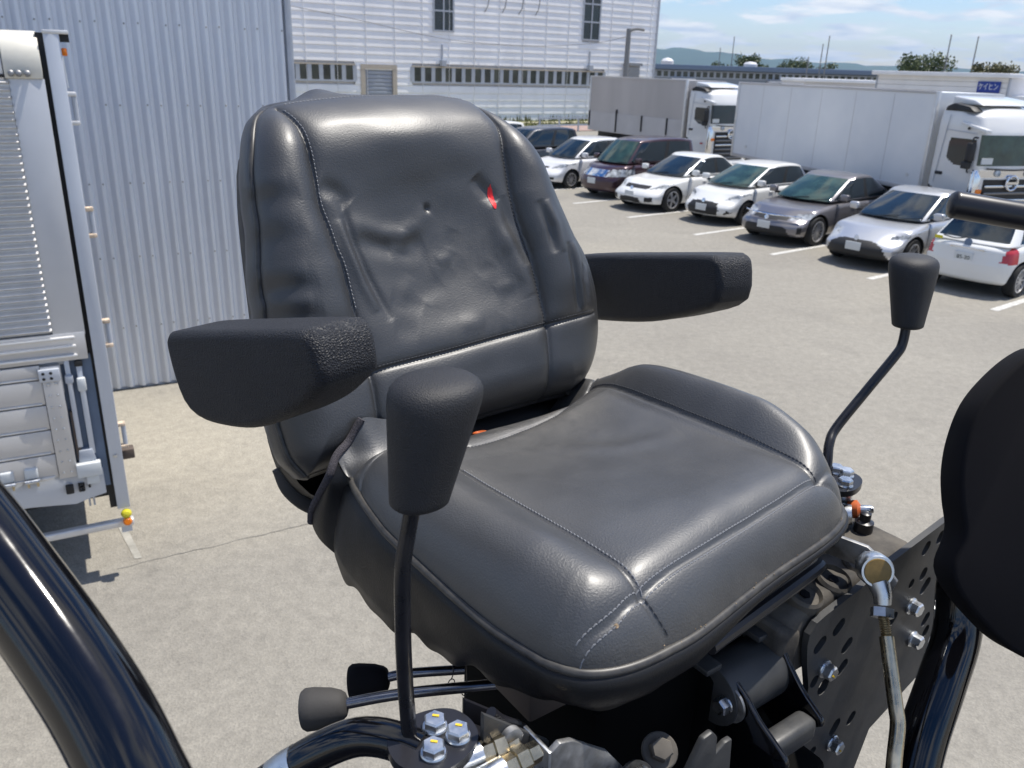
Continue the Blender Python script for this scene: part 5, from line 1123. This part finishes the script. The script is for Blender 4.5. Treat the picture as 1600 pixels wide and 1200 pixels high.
# fittings by the near lever
for a, b in (((-.325, -.198, -.045), (-.288, -.203, -.044)), ((-.318, -.222, -.046), (-.280, -.224, -.043))):
    A_, B_ = Vector(a), Vector(b); u = (B_-A_).normalized()
    MB().lathe([(.009, 0), (.009, .022), (.0115, .023), (.0115, .033), (.009, .035), (.0085, .044), (.005, .046)], A_, u, 6).build('hose_fitting', 'yellow_zinc', mf, angle=25)
    MB().lathe([(.0105, -.03), (.0105, .012)], A_, u, 20).build('hose_ferrule', 'zinc', mf)
    MB().tube([A_-u*.03, A_-u*.06+Vector((0, 0, -.03)), A_-u*.06+Vector((.02, 0, -.2)), A_+Vector((.05, .05, -.5))], .010, 12, n=24).build('hose', 'satin_black', mf)
MB().lathe([(.010, 0), (.010, .05), (.014, .051), (.014, .062)], (-.318, -.178, -.05), (.2, .6, -.75), 16).build('hose_fitting', 'satin_black', mf)
m = MB(); m.prism([(-.311, -.006), (-.242, -.070), (-.242, -.104), (-.311, -.034)], lambda a, b: (a, -.200, b), lambda a, b: (a, -.195, b)); m.build('channel_side', 'plate_grey', mf, .001)
m = MB(); m.prism([(-.306, -.020), (-.238, -.083), (-.238, -.12), (-.306, -.06)], lambda a, b: (a, -.165, b), lambda a, b: (a, -.160, b)); m.build('channel_side', 'satin_black', mf, .001)
m = MB(); m.prism([(-.306, -.040), (-.238, -.103), (-.238, -.12), (-.306, -.06)], lambda a, b: (a, -.194, b), lambda a, b: (a, -.166, b)); m.build('channel_floor', 'satin_black', mf, .001)
MB().lathe([(.010, 0), (.010, .006), (.006, .008)], (-.286, -.2005, -.040), (0, -1, 0), 20).build('channel_pin', 'zinc_dull', mf); MB().lathe([(.007, 0), (.007, .005)], (-.262, -.2005, -.068), (0, -1, 0), 16).build('channel_pin', 'orange_seal', mf)
MB().tube([(-.290, -.180, -.030), (-.278, -.180, -.045), (-.262, -.180, -.058)], .005, 10).build('channel_spool', 'satin_black', mf)
m = MB(); m.prism([(-.262, -.052), (-.252, -.046), (-.238, -.051), (-.196, -.086), (-.176, -.114), (-.170, -.17), (-.262, -.17)], lambda a, b: (a, -.226, b), lambda a, b: (a, -.220, b)); m.build('bent_bracket', 'zinc_dull', mf, .001)
MB().box((-.262, -.208, -.095), (.004, .036, .09)).build('bracket_flange', 'zinc', mf, .001)
MB().lathe([(.013, 0), (.015, .004), (.015, .018), (.013, .022)], (-.168, -.236, -.118), (-.6, -.7, .3), 28).build('rod_end', 'zinc', mf); MB().lathe([(.0125, .022), (.004, .024)], (-.168, -.236, -.118), (-.6, -.7, .3), 24).build('rod_end_cap', 'amber_cap', mf)
hexbolt(mf, (-.137, -.232, -.112), (-.3, -.5, .8), .019, .014, .017, mat='dusty_rubber', name='cap_nut')
MB().box((-.20, -.12, -.075), (.05, .06, .05)).build('pivot_block', 'brown_block', mf, .004)
# chassis below (out of view, carries frame and seat)
MB().box((.03, -.02, -.52), (.42, .34, .30)).build('pedestal', 'shade_black', mf, .02)
bd = thing('crawler_carrier', 'dark red tracked machine body below the operator place', 'machine', (.1, -.55, 0), 0)
m = MB().box((0, -.05, 1.645), (1.7, 2.5, 1.6)); m.build('hull', 'machine_red', bd, .12, 4)
MB().box((0, -.17, 2.465), (3.0, 3.36, .03)).build('bounce_blocker', 'satin_black', bd, .004)  # added out of view to block ground bounce and darken the undersides
for s_ in (-1, 1):
    m = MB(); P = [(-1.5, .42), (-1.35, .75), (-.9, .86), (.9, .86), (1.35, .72), (1.45, .4), (1.2, .06), (1.0, .004), (-1.1, .004), (-1.35, .12)]
    m.prism(P, lambda a, b: (s_*.55, a, b), lambda a, b: (s_*.95, a, b)); m.build('crawler_track', 'tyre', bd, .05, 3)
# grab pipe close to the lens at the lower left, and the handle bar and pad at the right edge
gp = mach('grab_pipe', 'thick glossy black pipe at the lower left corner, close to the lens', 'pipe', (-.56, -.33, -.7))
MB().tube([(-.72, .12, .40), (-.665, -.03, .325), (-.640, -.095, .288), (-.612, -.158, .247), (-.597, -.195, .221), (-.584, -.229, .197), (-.574, -.259, .175), (-.568, -.286, .155), (-.562, -.318, .126), (-.555, -.40, .04), (-.55, -.46, -.10), (-.55, -.47, -.7)], .0226, 48, n=140).build('pipe', 'gloss_black', gp, angle=60)
MB().tube([(-.72, .12, .40), (-.86, .46, .40), (-.90, .60, .2), (-.88, .62, -.1), (-.70, .40, -.45), (-.50, .1, -.72)], .030, 24, n=60).build('pipe_return', 'gloss_black', gp, angle=60)
hb = mach('handle_bar', 'black tube handle end over the white car at the right edge', 'handle', (.7, -.5, -.7))
MB().tube([(.368, -.140, .338), (.420, -.196, .329), (.50, -.275, .317), (.60, -.37, .29), (.68, -.45, .2), (.70, -.49, 0), (.70, -.50, -.7)], .0155, 28, n=90).build('tube', 'satin_black', hb, angle=60)
MB().lathe([(.0155, 0), (.0153, .003), (.0125, .0062), (.004, .0075)], (.368, -.140, .338), (-.052, .056, .009), 28).build('end_cap', 'satin_black', hb, angle=60)
# pad: dark rounded panel on its own upright
cS, sS = math.cos(SY), math.sin(SY)
def to_l(v): return Vector((cS*v.x+sS*v.y, -sS*v.x+cS*v.y, v.z))
pr_, pu, pf = to_l(Vector((.9995, .0112, .0293))), to_l(Vector((-.0314, .356, .934))), to_l(Vector((0, .9345, -.356)))
pc0 = Vector((.291, -.335, .086))
pd = mach('side_pad', 'dark rounded side panel filling the right edge', 'panel', (.42, -.45, -.7))
ol = [(1612, 553), (1568, 590), (1533, 634), (1511, 690), (1502, 742), (1503, 790), (1508, 830), (1502, 858), (1492, 882), (1490, 902), (1500, 928), (1520, 956), (1545, 984), (1572, 1010), (1604, 1030), (1645, 1044), (1700, 1030), (1790, 960), (1840, 840), (1845, 720), (1800, 610), (1720, 550), (1650, 540)]
pq = catmull([((x-1640)*.000654, (760-y)*.000654) for x, y in ol], 120, True)
mm = MB(); mm.prism([tuple(p) for p in pq], lambda a, b: pc0+pr_*a+pu*b, lambda a, b: pc0+pr_*a+pu*b+pf*.045); finish(mm.mesh('pad', .005, 3, limit=50), 'pad', 'matte_black', pd, 60)
MB().tube([pc0+pr_*.06+pf*.03, pc0+pr_*.09+pf*.05+Vector((0, 0, -.2)), (.44, -.46, -.35), (.43, -.46, -.7)], .02, 16, n=30).build('upright', 'satin_black', pd)
